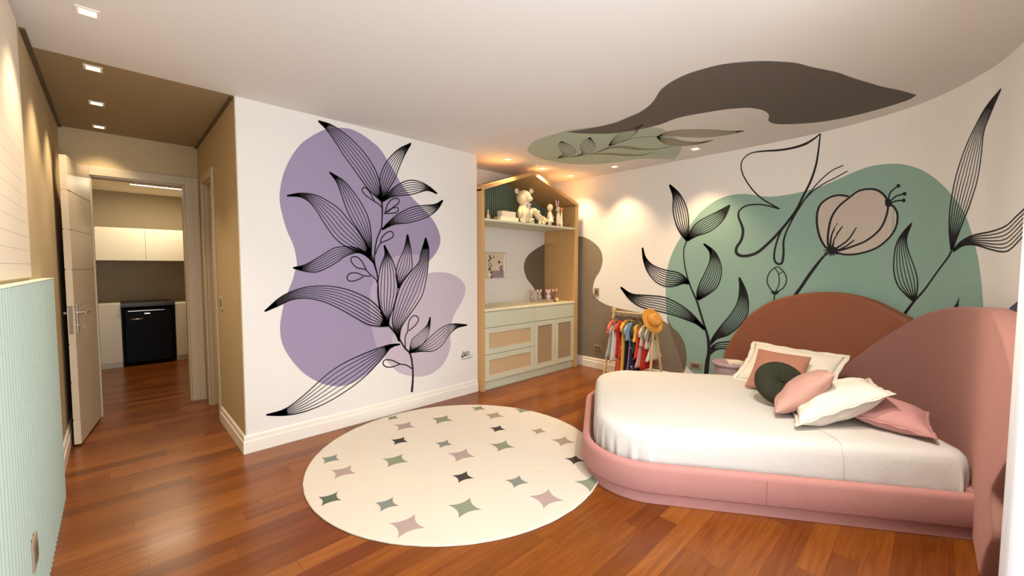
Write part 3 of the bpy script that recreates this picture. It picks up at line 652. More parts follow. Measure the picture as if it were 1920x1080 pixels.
# closet
t = empty('wall_cabinet', (.3, 8.2, 1.5), 'white two-door wall cabinet high in the closet', 'cabinet')
MB().box((XL + .005, 7.96, 1.50), (1.29, YCB, 1.955)).build('body', WHITELAM, t)
for a, b in ((XL + .008, .343), (.347, .99), (.994, 1.285)): MB().box((a, 7.94, 1.50), (b, 7.958, 1.955)).build('door', WHITELAM, t, bevel=.001)
t = empty('base_cabinet', (-.1, 8.0, 0), 'low white cabinet left of the black fridge', 'cabinet')
MB().box((XL + .005, 7.92, .08), (.055, YCB, .895)).build('body', WHITELAM, t); MB().box((XL + .005, 7.94, 0), (.055, YCB, .08)).build('plinth', WHITELAM, t); MB().box((XL + .007, 7.9, .082), (.053, 7.918, .893)).build('door', WHITELAM, t, bevel=.001)
t = empty('base_cabinet', (1.0, 8.0, 0), 'low white cabinet right of the black fridge', 'cabinet')
MB().box((.645, 7.92, .08), (1.29, YCB, .865)).build('body', WHITELAM, t); MB().box((.645, 7.94, 0), (1.29, YCB, .08)).build('plinth', WHITELAM, t); MB().box((.647, 7.9, .082), (1.287, 7.918, .863)).build('door', WHITELAM, t, bevel=.001)
tag(MB().box((.058, 7.86, .862), (.642, YCB - .005, .898)).box((.058, 7.9, .842), (.642, YCB - .005, .860)).build('countertop', [DARKTOP], bevel=.002), 'dark counter slab above the black fridge', 'countertop')
t = empty('fridge', (.345, 8.1, 0), 'small black retro fridge with a chrome handle under the counter', 'fridge')
MB().box((.08, 7.93, .03), (.615, 8.42, .83)).build('body', BLACK, t, bevel=.01)
MB().box((.085, 7.885, .05), (.61, 7.925, .825)).build('door', BLACK, t, bevel=.015, bseg=4)
MB().tube([(.15, 7.885, .67), (.16, 7.86, .67), (.27, 7.86, .67), (.28, 7.885, .67)], .009).build('handle', CHROME, t, smooth=True)
MB().box((.13, 7.882, .782), (.52, 7.886, .79)).build('chrome_strip', CHROME, t); MB().box((.30, 7.882, .735), (.36, 7.886, .752)).build('badge', CHROME, t)
for x in (.12, .57): MB().tube([(x, 7.98, 0), (x, 7.98, .035)], .018).build('foot', BLACK, t)
la, lb_ = onz(242, 345, 2.51), onz(350, 355, 2.51); ly = (la.y + lb_.y) / 2
t = empty('led_strip_light', ((la.x + lb_.x) / 2, ly, 2.52), 'glowing led strip on the closet ceiling', 'ceiling light')
MB().box((la.x, ly - .025, 2.505), (lb_.x, ly + .025, 2.52)).build('housing', TRIM, t); MB().box((la.x + .01, ly - .018, 2.501), (lb_.x - .01, ly + .018, 2.5045)).build('diffuser', LEDM, t)
area('led_strip_lamp', ((la.x + lb_.x) / 2, ly, 2.495), (0, 0, 0), .6, .03, 15, (1, .86, .62))
# dark strips painting in the shade of recessed gaps along the corridor ceiling edges
GAPM = mat('painted_gap_shade', (96, 82, 58), .9)
struct(MB().box((XL, YA - .25, H - .012), (XL + .022, YE, H - .0005)).build('gap_shade_1', GAPM))
struct(MB().box((XC - .028, YA + .004, H - .012), (XC - .006, YE, H - .0005)).build('gap_shade_2', GAPM))

# ------------------------------------------------------------------ house-shaped cabinet
cx0, cx1 = 2.938, 4.695; CF = 3.52
t = empty('house_cabinet', (3.8, 3.8, 0), 'built-in oak cabinet shaped like a house with sage drawers', 'cabinet')
MB().box((cx0, CF, 0), (cx0 + .045, NY - .003, 2.27)).build('side_panel', OAK, t, bevel=.002)
MB().box((cx1 - .07, CF, 0), (cx1, NY - .003, 2.25)).build('side_panel', OAK, t, bevel=.002)
def roofslab(x0, z0, x1, z1, th, name):
    d = Vector((x1 - x0, z1 - z0)); nn = Vector((-d.y, d.x)).normalized() * th
    if nn.y > 0: nn = -nn
    poly = [(x0, z0), (x1, z1), (x1, z1 + nn.y / abs(nn.y) * th * d.length / abs(d.x)), (x0, z0 + nn.y / abs(nn.y) * th * d.length / abs(d.x))]
    MB().prism(poly, lambda p: (p[0], CF - .004, p[1]), lambda p: (p[0], NY - .003, p[1])).build(name, OAK, t)
ax, az = 3.775, 2.59
roofslab(cx0, 2.295, ax, az, .042, 'roof_panel'); roofslab(ax, az, cx1, 2.285, .042, 'roof_panel')
MB().box((cx0 + .045, CF + .003, 1.925), (cx1 - .07, NY - .003, 1.95)).build('shelf', SAGE, t, bevel=.002)
# gable back: green slats
m = MB(); x = cx0 + .047
def roofz(x): return 2.245 + (x - cx0) * (az - .05 - 2.245) / (ax - cx0) if x < ax else (az - .05) - (x - ax) * (az - .05 - 2.235) / (cx1 - ax)
while x < cx1 - .08:
    z = min(roofz(x), roofz(x + .026)) - .005
    m.box((x, NY - .028, 1.951), (x + .026, NY - .012, z)); x += .036
m.box((cx0 + .046, NY - .012, 1.951), (cx1 - .072, NY - .003, 2.22))
m.build('slat_back', FLUTEG, t)
MB().box((cx0 + .045, CF + .002, .905), (cx1 - .07, NY - .003, .93)).build('counter', COUNTER, t, bevel=.002)
fx0, fx1, fm = cx0 + .048, cx1 - .073, 3.808
MB().box((fx0, CF + .035, .0), (fx1, NY - .01, .1)).build('plinth', SAGE, t)
MB().box((fx0, CF + .03, .1), (fx1, NY - .01, .904)).build('carcass', SAGE, t)
def front(x0, x1, z0, z1, name, inner=None, slats=False):
    if inner is None: return MB().box((x0, CF + .008, z0), (x1, CF + .029, z1)).build(name, SAGE, t, bevel=.002)
    m = MB(); a = inner
    m.box((x0, CF + .008, z0), (x1, CF + .029, z0 + a)); m.box((x0, CF + .008, z1 - a), (x1, CF + .029, z1)); m.box((x0, CF + .008, z0 + a), (x0 + a, CF + .029, z1 - a)); m.box((x1 - a, CF + .008, z0 + a), (x1, CF + .029, z1 - a))
    d = m.build(name, SAGE, t)
    if slats:
        b = MB(); b.box((x0 + a, CF + .024, z0 + a), (x1 - a, CF + .029, z1 - a)); bb = b.build('backing', DARKIN, None); bb.parent = d; bb.matrix_parent_inverse = d.matrix_basis.inverted()
        s = MB(); z = z0 + a + .003
        while z < z1 - a - .008: s.box((x0 + a, CF + .014, z), (x1 - a, CF + .023, z + .011)); z += .0185
        ss = s.build('slat_infill', RATTAN, None); ss.parent = d
    else:
        r = MB().box((x0 + a, CF + .018, z0 + a), (x1 - a, CF + .024, z1 - a)).build('rattan_infill', RATTAN, None); r.parent = d
    return d
g = .003
front(fx0 + g, fm - g, .72, .898, 'drawer'); front(fm + g, fx1 - g, .72, .898, 'drawer')
front(fx0 + g, fm - g, .412, .714, 'drawer', .06); front(fx0 + g, fm - g, .106, .406, 'drawer', .06)
front(fm + g, 4.213, .106, .714, 'door', .058, True); front(4.219, fx1 - g, .106, .714, 'door', .058, True)
for d in t.children:
    for c in d.children: c.matrix_parent_inverse = Matrix.Identity(4); c.matrix_parent_inverse = (Matrix.Translation(-t.location) @ Matrix.Identity(4)).inverted() @ Matrix.Translation(-t.location)
MB().tube([(4.585, 4.08, 1.735), (4.585, 3.80, 1.72)], .011).ball((4.585, 3.80, 1.72), .018).build('peg_rail', OAK, t, smooth=True)
# picture
t = empty('picture', (3.66, 4.08, 1.43), 'framed floral print hanging inside the house-shaped cabinet', 'picture')
MB().box((3.45, 4.072, 1.262), (3.827, NY - .002, 1.60)).build('frame', mat('pale_frame', (190, 165, 135), .5), t, bevel=.002)
CANV = mat('print_ground', (216, 198, 172), .7); PLIL = mat('print_lilac', (150, 134, 140), .7); PDK = mat('print_dark', (84, 72, 70), .7); PWH = mat('print_white', (235, 225, 210), .7)
m = MB(); m.box((3.457, 4.070, 1.27), (3.82, 4.0725, 1.592))
for f in m.b.faces: f.material_index = 0
def blob(mb, x, z, rx, rz, mi, y, n=9):
    vs = [mb.b.verts.new((x + rx * math.cos(2 * PI * k / n) * random.uniform(.8, 1.15), y, z + rz * math.sin(2 * PI * k / n) * random.uniform(.8, 1.15))) for k in range(n)]
    f = mb.b.faces.new(vs); f.material_index = mi
fc = m.b.verts
def rect(mb, x0, z0, x1, z1, mi, y):
    f = mb.b.faces.new([mb.b.verts.new(v) for v in ((x0, y, z0), (x1, y, z0), (x1, y, z1), (x0, y, z1))]); f.material_index = mi
rect(m, 3.56, 1.272, 3.78, 1.36, 1, 4.0695); rect(m, 3.78, 1.272, 3.815, 1.58, 3, 4.0694)
for x, z, r, c in ((3.53, 1.55, .016, 2), (3.545, 1.52, .02, 2), (3.52, 1.49, .017, 2), (3.60, 1.54, .018, 1), (3.54, 1.44, .03, 2), (3.54, 1.44, .017, 3), (3.53, 1.38, .026, 2), (3.56, 1.34, .02, 2), (3.53, 1.30, .03, 3), (3.56, 1.28, .02, 2), (3.70, 1.47, .022, 2), (3.715, 1.445, .018, 3), (3.66, 1.40, .02, 3), (3.72, 1.40, .03, 1), (3.735, 1.375, .022, 2), (3.745, 1.41, .016, 2)): blob(m, x, z, r, r, c, 4.0690 - random.random() * .0004)
m.build('print', [CANV, PLIL, PDK, PWH], t)

# ------------------------------------------------------------------ toys
CRM = mat('cream_plush', (238, 220, 180), .95, sheen=.4, bump=.5, bscale=180); PNK = mat('soft_pink_fabric', (226, 186, 186), .9); LIL = mat('lilac_ribbon', (206, 184, 204), .7)
GRY = mat('grey_plush', (176, 162, 156), .95, sheen=.3); BRN = mat('brown_plush', (140, 104, 74), .95); ORG = mat('orange_felt', (214, 140, 84), .9); WHT = mat('ivory_felt', (244, 232, 206), .9); PEA = mat('peach_ceramic', (236, 196, 160), .6); BLK = mat('black_bead', (20, 16, 14), .3)
SZ = 1.951
def toy(name, base, label, cat, group=None): return empty(name, base, label, cat, group)
def P3(px, py, Y): return ony(px, py, Y)
# teddy bear (sits facing right), head px (982,371)
TY = 3.60
hc = P3(982, 371, TY); k = (hc - EYE).dot(FWD) / FPX   # metres per px
t = toy('teddy_bear', (hc.x, TY, SZ), 'large cream teddy bear with a lilac bow on the cabinet shelf', 'soft toy')
hr = 14.2 * k; bh = hc.z - hr * .8 - SZ
MB().ball(hc, hr, (1, .95, 1), 24).ball(hc + Vector((.03, -.075, -.02)), .036, (1, 1, .8)).build('head', CRM, t, smooth=True)
MB().ball((hc.x + .01, TY, SZ + bh * .52), bh * .52, (.78, .7, 1), 24).build('body', CRM, t, smooth=True)
for px, py in ((969, 358), (996, 358)):
    e = P3(px, py, TY); MB().ball(e, .033, (1, .55, 1)).build('ear', CRM, t, smooth=True); MB().ball(e + Vector((.004, -.014, -.002)), .021, (1, .4, 1)).build('inner_ear', PNK, t, smooth=True)
for dx in (-.07, .085): MB().tube([(hc.x + dx * .7, TY, SZ + bh * .85), (hc.x + dx * 1.15, TY - .02, SZ + bh * .6), (hc.x + dx * 1.0, TY - .035, SZ + bh * .35)], [.026, .034, .028], 12).build('arm', CRM, t, smooth=True)
for dx in (-.035, .07): MB().tube([(hc.x + dx, TY - .01, SZ + .042), (hc.x + dx * 1.3, TY - .04, SZ + .04), (hc.x + dx * 1.4, TY - .055, SZ + .043)], [.04, .04, .03], 12).build('leg', CRM, t, smooth=True)
m = MB(); n0 = P3(990, 384, TY - .07)
for s_ in (-1, 1): m.ball(n0 + Vector((s_ * .028, 0, .004)), .026, (1, .4, .75))
m.ball(n0, .012); m.tube([n0, n0 + Vector((.03, -.01, -.055))], [.008, .014]); m.build('bow', LIL, t, smooth=True)
for s_ in (-1, 1): MB().ball((hc.x + .03 + s_ * .03, TY - .083, hc.z + .015), .006).build('eye', BLK, t)
a = P3(1002, 396, TY - .01); c = P3(1015, 410, TY); t = toy('toy_dog', (c.x, TY, SZ), 'cream plush dog lying beside the teddy bear', 'soft toy')
m = MB(); m.ball((c.x + .02, TY + .01, SZ + .06), .062, (1.25, .8, .95), 20); m.tube([(c.x - .01, TY, SZ + .07), (a.x + .01, TY - .01, a.z - .01)], [.045, .036], 12); m.build('body', CRM, t, smooth=True)
m = MB(); m.ball(a, .042, (1.15, .9, .85), 18); m.ball(a + Vector((.045, -.02, -.008)), .027, (1.4, .8, .7)); m.build('head', CRM, t, smooth=True)
for dx in (-.06, -.0): MB().tube([(c.x + dx, TY - .02, SZ + .04), (c.x + dx - .02, TY - .055, SZ + .02)], [.022, .018]).build('leg', CRM, t, smooth=True)
for dx in (-.03, .02): MB().ball(a + Vector((dx, .01, .014)), .018, (.6, 1, 1.5)).build('ear', CRM, t, smooth=True)
MB().ball(a + Vector((.078, -.03, -.004)), .007).build('nose', BLK, t)
for px, colr, l in ((984, LIL, 'tiny lilac-skirted figurine in front of the teddy bear'), (1000, LIL, 'tiny lilac figurine in front of the plush dog'), (1012, WHT, 'tiny ivory figurine below the plush dog')):
    c = P3(px, 418, 3.54); t = toy('figurine', (c.x, 3.54, SZ), l, 'figurine')
    MB().lathe((c.x, 3.54, SZ), [(.016, 0), (.014, .01), (.008, .035), (.005, .043)], 14).build('dress', colr, t, smooth=True); MB().ball((c.x, 3.54, SZ + .052), .012).build('head', WHT, t, smooth=True)
c = P3(1031, 389, TY); t = toy('rag_doll', (c.x, TY, SZ), 'pale rag doll in a frilled dress standing beside the plush dog', 'doll'); dz = c.z - .04 - SZ
MB().lathe((c.x, TY, SZ + .05), [(.055, 0), (.052, .015), (.034, (dz - .05) * .5), (.022, (dz - .05) * .85), (.012, dz - .05 + .006)], 18).build('dress', WHT, t, smooth=True)
MB().ball(c, .045, (1, .9, 1.05), 20).build('head', mat('doll_skin', (240, 216, 186), .8), t, smooth=True)
MB().ball((c.x - .012, TY + .01, c.z + .044), .02).build('hair_bun', BRN, t, smooth=True)
for s_ in (-1, 1):
    MB().tube([(c.x + s_ * .018, TY, SZ), (c.x + s_ * .016, TY, SZ + .06)], [.011, .01]).build('leg', WHT, t, smooth=True)
    MB().tube([(c.x + s_ * .018, TY, SZ + dz * .85), (c.x + s_ * .055, TY - .02, SZ + dz * .5)], [.01, .012]).build('arm', PNK, t, smooth=True)
c = P3(1046, 392, TY); t = toy('toy_bunny', (c.x, TY, SZ), 'slim bunny toy with tall pink ears standing on the shelf', 'soft toy'); dz = c.z - .03 - SZ
MB().ball(c, .032, (1, .9, 1.15), 18).build('head', WHT, t, smooth=True)
MB().lathe((c.x + .01, TY, SZ + .035), [(.026, 0), (.034, .04), (.028, (dz - .03) * .65), (.012, dz - .028)], 16).build('body', WHT, t, smooth=True)
for s_ in (-1, 1):
    MB().ball((c.x - .010 + s_ * .022, TY + .005, c.z + .075), .015, (.9, .5, 3.2), 14, Matrix.Rotation(s_ * .14, 3, 'Y')).build('ear', PNK, t, smooth=True)
    MB().tube([(c.x + .01 + s_ * .014, TY, SZ), (c.x + .01 + s_ * .012, TY, SZ + .05)], [.012, .01]).build('leg', PNK, t, smooth=True)
    MB().tube([(c.x + .01 + s_ * .022, TY, SZ + dz * .85), (c.x + .01 + s_ * .042, TY - .01, SZ + dz * .45)], [.009, .01]).build('arm', WHT, t, smooth=True)
c2 = P3(1053, 392, 3.555); t = toy('toy_puppet', (c2.x, 3.555, SZ), 'small puppet with an orange ball head beside the bunny toy', 'doll')
MB().ball(c2, .024).build('head', ORG, t, smooth=True); MB().lathe((c2.x, 3.555, SZ), [(.014, 0), (.018, .05), (.012, .10), (.007, c2.z - SZ - .015)], 14).build('body', WHT, t, smooth=True)
# boxes and cone, items left
a = P3(936, 412, 3.62); b = P3(966, 400, 3.62)
t = toy('toy_castle', (a.x + .1, 3.64, SZ), 'cream block castle on the left of the cabinet shelf', 'toy')
MB().box((a.x - .01, 3.58, SZ), (b.x + .02, 3.70, SZ + .055)).build('base_block', WHT, t, bevel=.004); MB().box((a.x + .03, 3.60, SZ + .055), (b.x - .005, 3.69, SZ + .125)).build('upper_block', WHT, t, bevel=.004)
MB().box((a.x - .035, 3.60, SZ), (a.x - .012, 3.68, SZ + .045)).build('side_block', PEA, t, bevel=.003)
c = P3(915, 405, 3.62); t = toy('toy_cone', (c.x, 3.62, SZ), 'small peach cone ornament at the left end of the shelf', 'ornament')
MB().lathe((c.x, 3.62, SZ), [(.03, 0), (.028, .02), (.008, .085), (.004, .1)], 18).build('cone', PEA, t, smooth=True); MB().ball((c.x, 3.62, SZ + .105), .010).build('tip', WHT, t, smooth=True)
c = P3(1071, 424, 3.6); t = toy('toy_pyramid', (c.x - .02, 3.6, SZ), 'tiny wooden ornament at the right end of the shelf', 'ornament')
MB().lathe((c.x - .03, 3.6, SZ), [(.018, 0), (.014, .02), (.004, .045)], 12).build('body', OAK, t, smooth=True); MB().ball((c.x - .03, 3.6, SZ + .048), .007).build('knob', BRN, t)
# plush mice on the counter
CZ = .931
for px, Y, mb_, ml, l in ((997, 3.86, GRY, GRY, 'grey plush mouse with big ears, leftmost on the cabinet counter'), (1011, 3.80, GRY, PEA, 'grey plush mouse with peach ears on the cabinet counter'), (1028, 3.74, LIL, PNK, 'lilac plush mouse with pink ears on the counter'), (1040, 3.70, BRN, PNK, 'brown plush mouse with pink ears on the counter')):
    c = P3(px, 552, Y); x = c.x; t = toy('toy_mouse', (x, Y, CZ), l, 'soft toy')
    m = MB(); m.lathe((x, Y, CZ + .028), [(.02, 0), (.03, .015), (.028, .05), (.014, .078)], 14); m.build('body', mb_, t, smooth=True)
    MB().ball((x, Y, CZ + .125), .03, (1, .9, .95)).build('head', mb_, t, smooth=True)
    for s_ in (-1, 1):
        MB().ball((x + s_ * .034, Y, CZ + .152), .021, (1, .35, 1)).build('ear', ml, t, smooth=True)
        MB().ball((x + s_ * .02, Y - .022, CZ + .016), .016, (1, 1.3, .9)).build('foot', mb_, t, smooth=True)
        MB().tube([(x + s_ * .024, Y, CZ + .09), (x + s_ * .036, Y - .01, CZ + .05)], [.009, .01]).build('arm', mb_, t, smooth=True)
c = P3(1044, 565, 3.62); t = toy('heart_ornament', (c.x, 3.62, CZ), 'small peach heart ornament right of the plush mice', 'ornament')
m = MB(); hp_ = [(.032 * .0625 * 16 * math.sin(a) ** 3, .002 * (13 * math.cos(a) - 5 * math.cos(2 * a) - 2 * math.cos(3 * a) - math.cos(4 * a))) for a in [2 * PI * i / 28 for i in range(28)]]
m.prism(hp_, lambda p: (c.x + p[0], 3.61, CZ + .036 + p[1]), lambda p: (c.x + p[0], 3.63, CZ + .036 + p[1])); m.build('heart', PEA, t, bevel=.004)

# ------------------------------------------------------------------ bed
O = Vector((3.165, -.194)); A_ = Vector((math.cos(math.radians(124)), math.sin(math.radians(124)))); N_ = Vector((A_.y, -A_.x))
def bl(l, w, z): q = O + A_ * l + N_ * w; return Vector((q.x, q.y, z))
def rounded(l0, l1, w0, w1, rf, rh, inset=0, n=14):
    """outline in (l, w): foot at l1 with corner radius rf, head at l0 radius rh"""
    l0 += inset; l1 -= inset; w0 += inset; w1 -= inset; rf = max(.01, rf - inset); rh = max(.004, rh - inset); o = []
    for cx, cy, r, a0 in ((l1 - rf, w0 + rf, rf, -90), (l1 - rf, w1 - rf, rf, 0), (l0 + rh, w1 - rh, rh, 90), (l0 + rh, w0 + rh, rh, 180)):
        for i in range(n + 1):
            a = math.radians(a0 + 90 * i / n); o.append((cx + r * math.cos(a), cy + r * math.sin(a)))
    return o
bed = empty('bed', bl(1, .8, 0), 'dusty pink upholstered bed base with a rounded foot end', 'bed')
def dens(o, step=.05):
    r = []
    for i in range(len(o)):
        a = Vector(o[i]); b = Vector(o[(i + 1) % len(o)]); k = max(1, int((b - a).length / step))
        for j in range(k): r.append(a.lerp(b, j / k))
    return r
def ringz(ins, z, args): return [bl(p[0], p[1], z) for p in rounded(*args, inset=ins)]
BA = (-.02, 2.035, -.035, 1.64, .44, .03)
m = MB(); m.loft([ringz(i, z, BA) for i, z in ((.006, .075), (0, .085), (0, .215), (.004, .232), (.014, .243), (.028, .247), (.045, .243), (.052, .232), (.054, .19), (.30, .19))]); m.build('platform', BEDV, bed, smooth=True)
m = MB(); m.loft([ringz(.032, z, BA) for z in (0, .075)]); m.build('plinth', BEDV, bed, smooth=False)
# ledge between mattress head and the curved headboard
m = MB(); pts = []
ss = [HB2P.L[0] + (HB2P.L[-1]) * k / 30 for k in range(31)]
hp2 = [HB2P.at(s, 0, .004) for s in ss if HB2P.at(s, 0).x > 3.16 and HB2P.at(s, 0).y < .66]
poly = [(p.x, p.y) for p in hp2] + [tuple(bl(.03, 1.60, 0).xy), tuple(bl(.03, .0, 0).xy)]
m.prism(poly, lambda p: (p[0], p[1], .19), lambda p: (p[0], p[1], .247)); m.build('head_ledge', BEDV, bed)
# side seams
m = MB()
for l in (1.005,):
    m.obox(bl(l, -.0355, .15), (A_.x * .0012, A_.y * .0012, 0), (N_.x * .0012, N_.y * .0012, 0), (0, 0, .068))
m.build('seam', mat('seam_thread', (140, 88, 84), .9), bed)
# mattress with a fitted sheet
MA = (-.02, 1.95, .045, 1.56, .36, .09)
m = MB(); rings = []
prof = [(.03, .195), (.0, .20), (-.004, .23), (-.006, .30), (-.002, .36), (.006, .395), (.022, .418), (.05, .428), (.11, .431), (.2, .433), (.34, .434), (.5, .434), (.68, .434)]
base = [rounded(*MA, inset=max(-.01, ins) if ins < .3 else ins) for ins, z in prof]
def cleanr(ins):
    l0, l1, w0, w1, rf, rh = MA; o = rounded(l0 + ins, l1 - ins, w0 + ins, w1 - ins, max(.02, rf - ins * .6), max(.02, rh)); return [p for p in o]
for ri, (ins, z) in enumerate(prof):
    o = cleanr(ins); o2 = []
    for i in range(len(o)):
        a = Vector(o[i]); b = Vector(o[(i + 1) % len(o)]); kk = 40 if i in (14, 44) else (28 if i in (29, 59) else 3)
        for j in range(kk): o2.append(a.lerp(b, j / kk))
    ring = []; n = len(o2)
    for i, p in enumerate(o2):
        nx = (Vector(o2[(i + 1) % n]) - Vector(o2[i - 1])).normalized(); out = Vector((nx.y, -nx.x)); zz = z; amp = 0
        if z < .41:
            h = 1 - (z - .195) / .22
            fl = .35 + .65 * math.exp(-((p.x - 1.75) / .35) ** 2) + .8 * math.exp(-((p.x - .15) / .18) ** 2)
            ph = (p.x * 75 + p.y * 60) + 3 * math.sin(p.x * 9); amp = .009 * fl * h * h * (math.sin(ph) + .6 * math.sin(ph * 1.7 + 1) + .35 * noise.noise(Vector((p.x * 20, p.y * 20, z * 8))))
            if ri <= 1: zz += .008 * fl * math.sin(ph * .7)
        else: zz += .003 * noise.noise(Vector((p.x * 5, p.y * 5, 0))) + .0016 * noise.noise(Vector((p.x * 18, p.y * 18, 2)))
        q = p + out * amp; ring.append(bl(q.x, q.y, zz))
    rings.append(ring)
m.loft(rings)
mt = empty('mattress', bl(1, .8, .19), 'thick mattress in a white fitted sheet on the pink bed base', 'mattress')
m.build('fitted_sheet', SHEET, mt, smooth=True)
# sheet seam line, slightly darker than the cotton
m = MB(); pp_ = [bl(l, w, z) for l, w, z in ((.70, .44, .4355), (.67, .33, .4355), (.62, .22, .4352), (.60, .13, .434), (.60, .07, .425), (.605, .046, .39), (.60, .034, .33), (.60, .03, .26), (.60, .035, .22))]
m.tube(pp_, .0012, 6); tag(m.build('crease', mat('sheet_line_tone', (196, 186, 176), .9), mt), 'thin seam line across the sheet')
# headboards (curved with the wall, standing on plan curves)
def headboard(path, outline, th, name, mm, label, cz=.5):
    """outline in (s, z); front face on the path, thickness th towards the wall"""
    P = resample([Vector(p) for p in outline] + [Vector(outline[0])], 221)[:-1]
    cs = (min(p.x for p in P) + max(p.x for p in P)) / 2; c = Vector((cs, cz)); m = MB(); rings = []
    for off, sc, ins in ((-th, 1, .014), (-th + .012, 1, .002), (-.02, 1, 0), (-.007, 1, .004), (-.001, 1, .014), (0, 1, .03), (.001, .93, 0), (.002, .82, 0), (.003, .68, 0), (.003, .52, 0), (.003, .36, 0), (.003, .2, 0), (.003, .05, 0)):
        ring = []
        for p in P:
            d = p - c; L = d.length; q = c + d * (sc * (L - ins) / L); ring.append(path.at(q.x, max(0.0, q.y), off))
        rings.append(ring)
    m.loft(rings); o = m.build(name, mm, smooth=True); o.data.set_sharp_from_angle(angle=math.radians(70))
    return tag(o, label, 'headboard')
# left panel: disc of radius .905 on a plane following the wall 0.115 off it
HB1P = Path([WALLB.at(s, 0, .115).xy for s in [k * WALLB.L[-1] / 90 for k in range(91)]])
c1 = HB1P.hit(1553, 548).x; 
h1 = [HB1P.hit(*p) for p in ((1354, 690), (1358, 660), (1370, 635), (1400, 595), (1425, 576), (1450, 563), (1500, 551), (1560, 548), (1620, 560), (1670, 585), (1695, 602))]
h1 = [Vector((h1[0].x + .06, 0)), Vector((h1[0].x + .02, .16))] + h1 + [Vector((h1[-1].x + .16, .80)), Vector((h1[-1].x + .26, .5)), Vector((h1[-1].x + .28, .25))]
ol = [p for p in smooth(h1, 5)] + [Vector((h1[-1].x + .26, 0))]
ol = [Vector((p.x, max(0, p.y))) for p in ol]
headboard(HB1P, ol, .105, 'headboard_panel', TERRV, 'terracotta velvet arched headboard panel, left and behind the pink one')
h2 = [HB2P.hit(*p) for p in ((1560, 705), (1600, 672), (1650, 635), (1700, 604), (1740, 585), (1790, 575), (1850, 580))]
h2 = [p for p in h2 if p is not None]
print('HB2', [tuple(round(c, 3) for c in p) for p in h2], 'rim', [HB2P.hit(*p) for p in ((1868, 900), (1857, 930), (1845, 980), (1833, 1030), (1825, 1080))])
h2 = [Vector((h2[0].x + .12, .22)), Vector((h2[0].x + .08, .33))] + h2 + [Vector((.5, 1.15)), Vector((.22, 1.03)), Vector((.08, .9)), Vector((.04, .8))] + [HB2P.hit(1868, 900), HB2P.hit(1857, 930), Vector((.33, .325)), Vector((.45, .19)), Vector((.545, .06))]
ol2 = [p for p in smooth(h2, 5)] + [Vector((.575, 0)), Vector((h2[0].x + .12, 0))]
print('OL2', [tuple(round(c, 2) for c in p) for p in h2])
ol2 = [Vector((p.x, max(0, p.y))) for p in ol2]
headboard(HB2P, ol2, .10, 'headboard_panel', ROSEV, 'dusty rose velvet curved headboard panel at the head of the mattress')

# ------------------------------------------------------------------ pillows
def pillow(c, u, v, th, name, mm, label, flange=0, pinch=.16, n=22, pleat=False, wr=.004, cat='pillow'):
    c, u, v = Vector(c), Vector(u), Vector(v); nn = u.cross(v).normalized()
    if nn.z < 0: nn = -nn
    t = empty(name, c, label, cat); m = MB(); G = {}
    for side in (1, -1):
        for i in range(n + 1):
            for j in range(n + 1):
                a = -1 + 2 * i / n; b = -1 + 2 * j / n
                k = 1 - pinch * (1 - abs(b) ** 2.0) * abs(a) ** 3 * .6; k2 = 1 - pinch * (1 - abs(a) ** 2.0) * abs(b) ** 3 * .6
                h = max(0, (1 - a ** 4) * (1 - b ** 4)) ** .5 * (.55 + .45 * math.cos(a * PI / 2) * math.cos(b * PI / 2))
                edge = i in (0, n) or j in (0, n)
                if edge and side == -1: G[side, i, j] = G[1, i, j]; continue
                w = wr * noise.noise(Vector((a * 3 + c.x * 7, b * 3, side))) * (0 if edge else 1)
                G[side, i, j] = m.b.verts.new(c + u * a * k + v * b * k2 + nn * (side * th * h + w))
    for side in (1, -1):
        for i in range(n):
            for j in range(n):
                f = (G[side, i, j], G[side, i + 1, j], G[side, i + 1, j + 1], G[side, i, j + 1])
                m.b.faces.new(f if side == 1 else f[::-1])
    m.build('cushion', mm, t, smooth=True, sub=1)
    if flange:
        f = MB(); loop = [(i, 0) for i in range(n)] + [(n, j) for j in range(n)] + [(i, n) for i in range(n, 0, -1)] + [(0, j) for j in range(n, 0, -1)]; R = []
        for (i, j) in loop:
            a = -1 + 2 * i / n; b = -1 + 2 * j / n; k = 1 - pinch * (1 - b * b) * abs(a) ** 3 * .6; k2 = 1 - pinch * (1 - a * a) * abs(b) ** 3 * .6
            p = c + u * a * k + v * b * k2; o = (u.normalized() * (a if i in (0, n) else 0) + v.normalized() * (b if j in (0, n) else 0)); o.normalize() if o.length else None
            wv = nn * .004 * math.sin((i + j) * 1.3)
            R.append([p - o * .006 + nn * .003, p + o * flange + nn * .0025 + wv, p + o * flange - nn * .0025 + wv, p - o * .006 - nn * .003])
        vs = [[f.b.verts.new(x) for x in r] for r in R]
        for a, b in zip(vs, vs[1:] + vs[:1]):
            for q in range(4): f.b.faces.new((a[q], b[q], b[(q + 1) % 4], a[(q + 1) % 4]))
        f.build('flange', mm, t, smooth=True)
    return t
PW = mat('white_pillow_cotton', (226, 220, 208), .8, bump=.3, bscale=30); PT = mat('terracotta_cushion', (170, 118, 98), .9, sheen=.3, bump=.1, bscale=120)
PP = mat('blush_cushion', (190, 148, 137), .85, sheen=.3, bump=.15, bscale=70); PR = mat('rose_cushion', (190, 140, 138), .85, sheen=.3, bump=.1, bscale=80)
def quad(BL, TL, TR, lift, th, *a, **k):
    BL, TL, TR = Vector(BL), Vector(TL), Vector(TR); u = (TR - TL) / 2; v = (TL - BL) / 2; nn = u.cross(v).normalized()
    if nn.z < 0: nn = -nn
    return pillow(BL + u + v + nn * lift, u, v, th, *a, **k)
quad((3.90, 1.21, .435), (4.29, 1.17, .70), (4.13, .48, .70), .0, .085, 'pillow', PW, 'white flanged pillow leaning at the far side of the bed', flange=.03)
